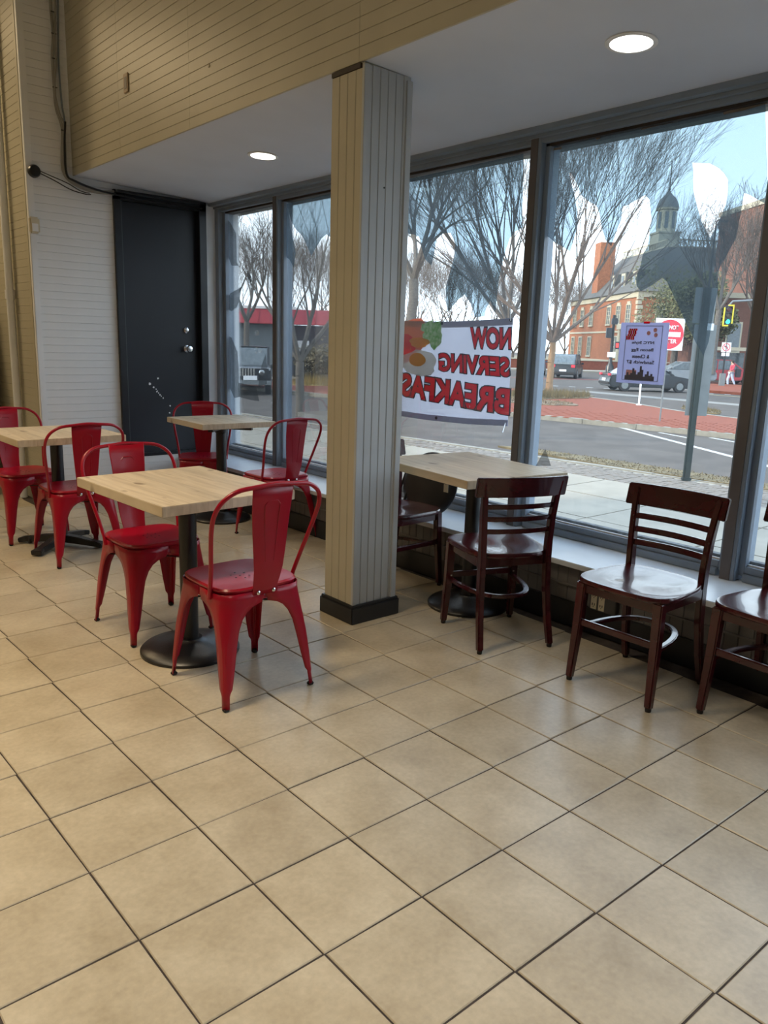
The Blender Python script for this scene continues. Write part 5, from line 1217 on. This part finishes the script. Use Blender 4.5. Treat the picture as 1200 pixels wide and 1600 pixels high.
# no entry sign
g_ = PZ(1031, 659, ZS); dd = (g_-CAM).dot(FW)
t = empty('no_entry_sign', (g_.x, g_.y, ZS), label='red and white DO NOT ENTER sign half behind the poster', cat='sign'); facing(t)
zt = (PV(1035, 497, g_).z-ZS); zb = PV(1035, 547, g_).z-ZS; hh = (zt-zb); zc = (zt+zb)/2; xo = 0.0
MB().tube([(0, .02, 0), (0, .02, zt)], .025, 8).build('post', M_SIGNB, t)
w_ = hh*0.93
MB().box((-w_/2, -.012, zb), (w_/2, 0, zt)).build('plate', M_WHITE, t, bevel=.003)
MB().lathe([(hh*.46, -.016), (hh*.46, -.0125)], 40, (0, 0, zc), axis='Y').build('red_disc', M_SRED, t)
MB().box((-hh*.36, -.020, zc-hh*.075), (hh*.36, -.016, zc+hh*.075)).build('white_bar', M_WHITE, t)
text('DO NOT', 'lettering', M_WHITE, t, (-hh*.28, -.018, zc+hh*.15), (1, 0, 0), (0, 0, 1), hh*.56, hh*.13, bold=.02, ext=.004)
text('ENTER', 'lettering', M_WHITE, t, (-hh*.26, -.018, zc-hh*.28), (1, 0, 0), (0, 0, 1), hh*.52, hh*.13, bold=.02, ext=.004)
# post with sign backs
g_ = PZ(1072, 751, ZS); dd = (g_-CAM).dot(FW)
t = empty('sign_post', (g_.x, g_.y, ZS), label='green steel street post with two grey sign backs near the kerb', cat='sign'); facing(t)
lx = lambda u, v: (PV(u, v, g_)-Vector((g_.x, g_.y, ZS))).dot(RTH)
lz = lambda u, v: PV(u, v, g_).z-ZS
ztp = lz(1105, 449)
ps = MB(); ps.box((-.055, 0, 0), (-.030, .03, ztp)); ps.box((.030, 0, 0), (.055, .03, ztp)); ps.box((-.030, -.012, 0), (.030, .006, ztp)); ps.build('channel_post', M_POST, t)
MB().box((-.07, -.04, 0), (.07, .05, .05)).build('foot_plate', M_POST, t, bevel=.01)
bl2 = MB()
for k in range(28): bl2.lathe([(.006, -.006), (.004, -.010)], 6, (0, 0, .1+k*ztp/29), axis='Y')
bl2.build('bolt_holes', M_CHROME, t)
MB().box((lx(1086, 475)-.0, .035, lz(1100, 505)), (lx(1120, 475), .041, lz(1100, 449))).build('sign_back', M_SIGNB, t, bevel=.002)
MB().box((lx(1081, 560), .035, lz(1090, 650)), (lx(1116, 560), .041, lz(1098, 507))).build('sign_back', M_SIGNB, t, bevel=.002)
MB().box((lx(1104, 507), .030, lz(1100, 516)), (lx(1117, 507), .036, lz(1100, 505))).build('bracket', M_WHITE, t)
# white plastic post of the lawn sign
g_ = PZ(998, 633, ZS); dd = (g_-CAM).dot(FW)
t = empty('marker_post', (g_.x, g_.y, ZS), label='thin white marker post standing on the brick island under the poster', cat='post'); facing(t)
MB().tube([(0, 0, 0), (0, 0, PV(1000, 590, g_).z-ZS)], .035, 10).build('stake', M_WHITE, t, smooth=True); MB().lathe([(.10, 0), (.10, .02), (.04, .04)], 12).build('foot', M_WHITE, t)
# no left turn sign
g_ = G(1127, 606); dd = (g_-CAM).dot(FW)
t = empty('no_turn_sign', (g_.x, g_.y, ZR), label='square white no left turn sign with a red ring on a dark pole', cat='sign'); facing(t)
zt = PV(1131, 535, g_).z-ZR; zb = PV(1131, 550, g_).z-ZR; s_ = zt-zb; zc = (zt+zb)/2
MB().tube([(0, .03, 0), (0, .03, zt)], .06, 8).build('pole', M_IRON, t); MB().box((-.16, -.1, 0), (.16, .16, .9)).build('pole_base', M_SIGNB, t, bevel=.02)
MB().box((-s_/2, -.02, zb), (s_/2, 0, zt)).build('plate', M_WHITE, t, bevel=.003)
rg = MB(); n_ = 32
for k in range(n_):
    a0, a1 = 2*PI*k/n_, 2*PI*(k+1)/n_; r0, r1 = s_*.34, s_*.42
    rg.quad((r0*math.cos(a0), -.026, zc+r0*math.sin(a0)), (r1*math.cos(a0), -.026, zc+r1*math.sin(a0)), (r1*math.cos(a1), -.026, zc+r1*math.sin(a1)), (r0*math.cos(a1), -.026, zc+r0*math.sin(a1)))
rg.bar([(-s_*.26, -.024, zc+s_*.26), (s_*.26, -.024, zc-s_*.26)], s_*.07, .004, up=(0, 1, 0)); rg.build('red_ring', M_SRED, t, fix=False)
ar = MB(); ar.bar([(s_*.12, -.022, zc-s_*.22), (s_*.12, -.022, zc+s_*.04), (-s_*.08, -.022, zc+s_*.06)], s_*.08, .003, up=(0, 1, 0)); ar.prism([(-s_*.08, zc+s_*.17), (-s_*.24, zc+s_*.06), (-s_*.08, zc-s_*.05)], -.0235, -.0205, axis='Y'); ar.build('arrow', M_BBLK, t)
MB().box((-s_*.42, -.02, zb-s_*.42), (s_*.42, 0, zb-s_*.06)).build('lower_plate', M_WHITE, t)
# hanging green traffic light
dd = 42.0; c = PD(1138, 493, dd)
t = empty('traffic_light', (c.x, c.y, ZR), label='yellow-framed traffic light showing green on a mast arm', cat='traffic light'); facing(t)
zc = c.z-ZR
MB().box((-.17, 0, zc-.5), (.17, .22, zc+.5)).build('housing', M_IRON, t, bevel=.02)
yb_ = mat('signal_yellow', (0.80, 0.62, 0.03), .5); f = MB(); f.box((-.27, -.02, zc-.55), (-.2, .02, zc+.42)); f.box((.2, -.02, zc-.42), (.27, .02, zc+.58)); f.box((-.05, -.02, zc+.5), (.27, .02, zc+.57)); f.box((-.27, -.02, zc-.57), (.05, .02, zc-.5)); f.build('yellow_frame', yb_, t)
for k, (z, mt_) in enumerate([(.32, mat('lamp_off_red', (.08, .02, .02), .4)), (0, mat('lamp_off_amber', (.08, .05, .02), .4)), (-.32, mat('lamp_green', (.05, .6, .45), .4, emit=(.05, .85, .62), es=1.2))]):
    MB().lathe([(.125, -.02), (.12, -.045), (.03, -.06)], 20, (0, 0, zc+z), axis='Y').build('lens', mt_, t, smooth=True)
    v_ = MB()
    for q in range(9):
        a0, a1 = PI*q/9-.0, PI*(q+1)/9
        v_.quad((.145*math.cos(a0), -.02, zc+z+.145*math.sin(a0)), (.145*math.cos(a1), -.02, zc+z+.145*math.sin(a1)), (.145*math.cos(a1), -.16, zc+z+.145*math.sin(a1)), (.145*math.cos(a0), -.16, zc+z+.145*math.sin(a0)))
    v_.build('visor', M_IRON, t, fix=False)
MB().tube([(0, .12, zc+.5), (.2, .14, zc+.75), (3.2, .2, zc+1.0)], .06, 8).build('mast_arm', M_SIGNB, t); MB().tube([(3.2, .2, 0), (3.2, .2, zc+1.4)], .11, 10).build('pole', M_SIGNB, t)
# far left signal pole
dd = 60.0; c = PD(952, 583, dd)
t = empty('signal_pole', (c.x, c.y, ZR), label='dark signal pole with black heads and red hand lamp before the brick building', cat='traffic light'); facing(t)
top = PV(955, 492, c).z-ZR; MB().tube([(0, 0, 0), (0, 0, top)], .11, 8).build('pole', M_IRON, t); MB().lathe([(.32, 0), (.30, .9), (.16, 1.1), (.12, 1.6)], 12).build('pole_base', M_IRON, t, smooth=True)
for u, v0, v1 in [(945, 512, 528), (952, 497, 507)]:
    a = PV(u, v0, c); b_ = PV(u, v1, c); x = (u-952)/FPX*dd; MB().box((x-.22, -.3, b_.z-ZR), (x+.22, -.05, a.z-ZR)).build('signal_head', M_BLACK, t, bevel=.03)
zc = PV(958, 540, c).z-ZR; x = 8/FPX*dd; MB().box((x-.2, -.25, zc-.25), (x+.3, 0, zc+.3)).build('hand_box', M_BLACK, t, bevel=.02); MB().box((x-.16, -.29, zc-.15), (x+.05, -.25, zc+.2)).build('red_lamp', mat('lamp_red', (.7, .05, .04), .4, emit=(.8, .05, .04), es=.6), t)
MB().box((-.28, -.2, PV(950, 558, c).z-ZR), (.28, 0, PV(950, 550, c).z-ZR)).build('small_sign', M_WHITE, t)
# street lamp seen above the trees
dd = 50.0; c = PD(1092, 585, dd)
t = empty('street_lamp', (c.x, c.y, ZR), label='slim dark street lamp among the branches right of the cupola', cat='lamp'); facing(t)
top = PV(1090, 345, c).z-ZR; MB().tube([(0, 0, 0), (0, 0, top)], [.11, .06], 8).build('pole', M_IRON, t); MB().tube([(0, 0, top), (.15, 0, top+.1), (.42, 0, top+.08)], .05, 6).build('arm', M_IRON, t); MB().box((.2, -.12, top-.05), (.7, .12, top+.08)).build('lamp_head', M_IRON, t, bevel=.03)

# ------------------------------------------------------------------ pedestrian
g_ = G(1140, 604); 
pe = empty('person', (g_.x, g_.y, ZR), YAW, label='pedestrian in a red top and pale jeans carrying a dark bag, walking left', cat='person')
def skin(name, verts, edges, radii, mt, parent, sub=1):
    me = D.meshes.new(name); me.from_pydata(verts, edges, []); me.materials.append(mt); o = D.objects.new(name, me); COL.objects.link(o); o.parent = parent
    sk_ = o.modifiers.new('skin', 'SKIN'); 
    for i_, r_ in enumerate(radii): me.skin_vertices[0].data[i_].radius = (r_, r_) if me.skin_vertices else None
    return o
def skin_obj(name, verts, edges, radii, mt, parent):
    me = D.meshes.new(name); me.from_pydata(verts, edges, []); o = D.objects.new(name, me); COL.objects.link(o)
    bpy.context.view_layer.objects.active = o
    o.modifiers.new('skin', 'SKIN')
    if not me.skin_vertices: me.attributes
    for i_, r_ in enumerate(radii): me.skin_vertices[0].data[i_].radius = (r_, r_)
    me.skin_vertices[0].data[0].use_root = True
    s_ = o.modifiers.new('smooth', 'SUBSURF'); s_.levels = 2; s_.render_levels = 2
    me.materials.append(mt); o.parent = parent
    for m_ in o.modifiers:
        if m_.type == 'SKIN': m_.use_smooth_shade = True
    return o
M_SKIN = mat('skin', (0.45, 0.28, 0.2), .6); M_JEAN = mat('pale_jeans', (0.42, 0.50, 0.60), .8); M_TOP = mat('red_top', (0.50, 0.06, 0.09), .8); M_HAIR = mat('dark_hair', (0.03, 0.02, 0.015), .7)
bv = [(0, 0, .92), (.02, 0, 1.12), (.02, 0, 1.36), (0, 0, 1.46), (-.02, 0, 1.56), (-.02, 0, 1.66), (0, .09, .86), (-.16, .09, .48), (-.10, .09, .08), (-.22, .09, .03), (0, -.09, .86), (.10, -.09, .48), (.28, -.09, .12), (.20, -.09, .03),
      (.03, .17, 1.38), (.12, .20, 1.12), (-.06, .20, .98), (-.12, .20, .95), (.03, -.17, 1.38), (0, -.22, 1.12), (-.20, -.20, 1.02), (-.27, -.20, 1.02)]
be = [(0, 1), (1, 2), (2, 3), (3, 4), (4, 5), (0, 6), (6, 7), (7, 8), (8, 9), (0, 10), (10, 11), (11, 12), (12, 13), (2, 14), (14, 15), (15, 16), (16, 17), (2, 18), (18, 19), (19, 20), (20, 21)]
br_ = [.13, .12, .13, .06, .085, .08, .09, .065, .045, .03, .09, .065, .045, .03, .06, .045, .035, .03, .06, .045, .035, .03]
skin_obj('body', bv, be, br_, M_SKIN, pe)
skin_obj('jacket', [(0, 0, .96), (.02, 0, 1.15), (.02, 0, 1.36), (.02, 0, 1.42), (.03, .17, 1.38), (.12, .20, 1.12), (-.05, .20, .99), (.03, -.17, 1.38), (0, -.22, 1.12), (-.18, -.20, 1.03)], [(0, 1), (1, 2), (2, 3), (2, 4), (4, 5), (5, 6), (2, 7), (7, 8), (8, 9)], [.155, .145, .155, .08, .08, .06, .05, .08, .06, .05], M_TOP, pe)
skin_obj('jeans', [(0, 0, .93), (0, .09, .86), (-.16, .09, .48), (-.10, .09, .10), (0, -.09, .86), (.10, -.09, .48), (.27, -.09, .14)], [(0, 1), (1, 2), (2, 3), (0, 4), (4, 5), (5, 6)], [.145, .11, .08, .06, .11, .08, .06], M_JEAN, pe)
MB().lathe([(.02, 1.74), (.08, 1.72), (.105, 1.66), (.10, 1.58), (.06, 1.52)], 14, (.015, 0, 0)).build('hair', M_HAIR, pe, smooth=True)
for sy, x in ((.09, -.17), (-.09, .23)): MB().box((x-.10, sy-.045, 0), (x+.13, sy+.045, .09)).build('shoe', M_WHITE, pe, bevel=.02)
t = empty('shoulder_bag', (g_.x, g_.y, ZR), YAW, label='large dark bag carried at the pedestrian side', cat='bag')
MB().box((.10, -.42, .62), (.48, -.24, 1.16)).build('bag', M_BLACK, t, bevel=.05, smooth=True); MB().tube([(.2, -.30, 1.14), (.10, -.18, 1.45), (.36, -.28, 1.14)], .015, 6).build('strap', M_BLACK, t)

bpy.context.view_layer.update()
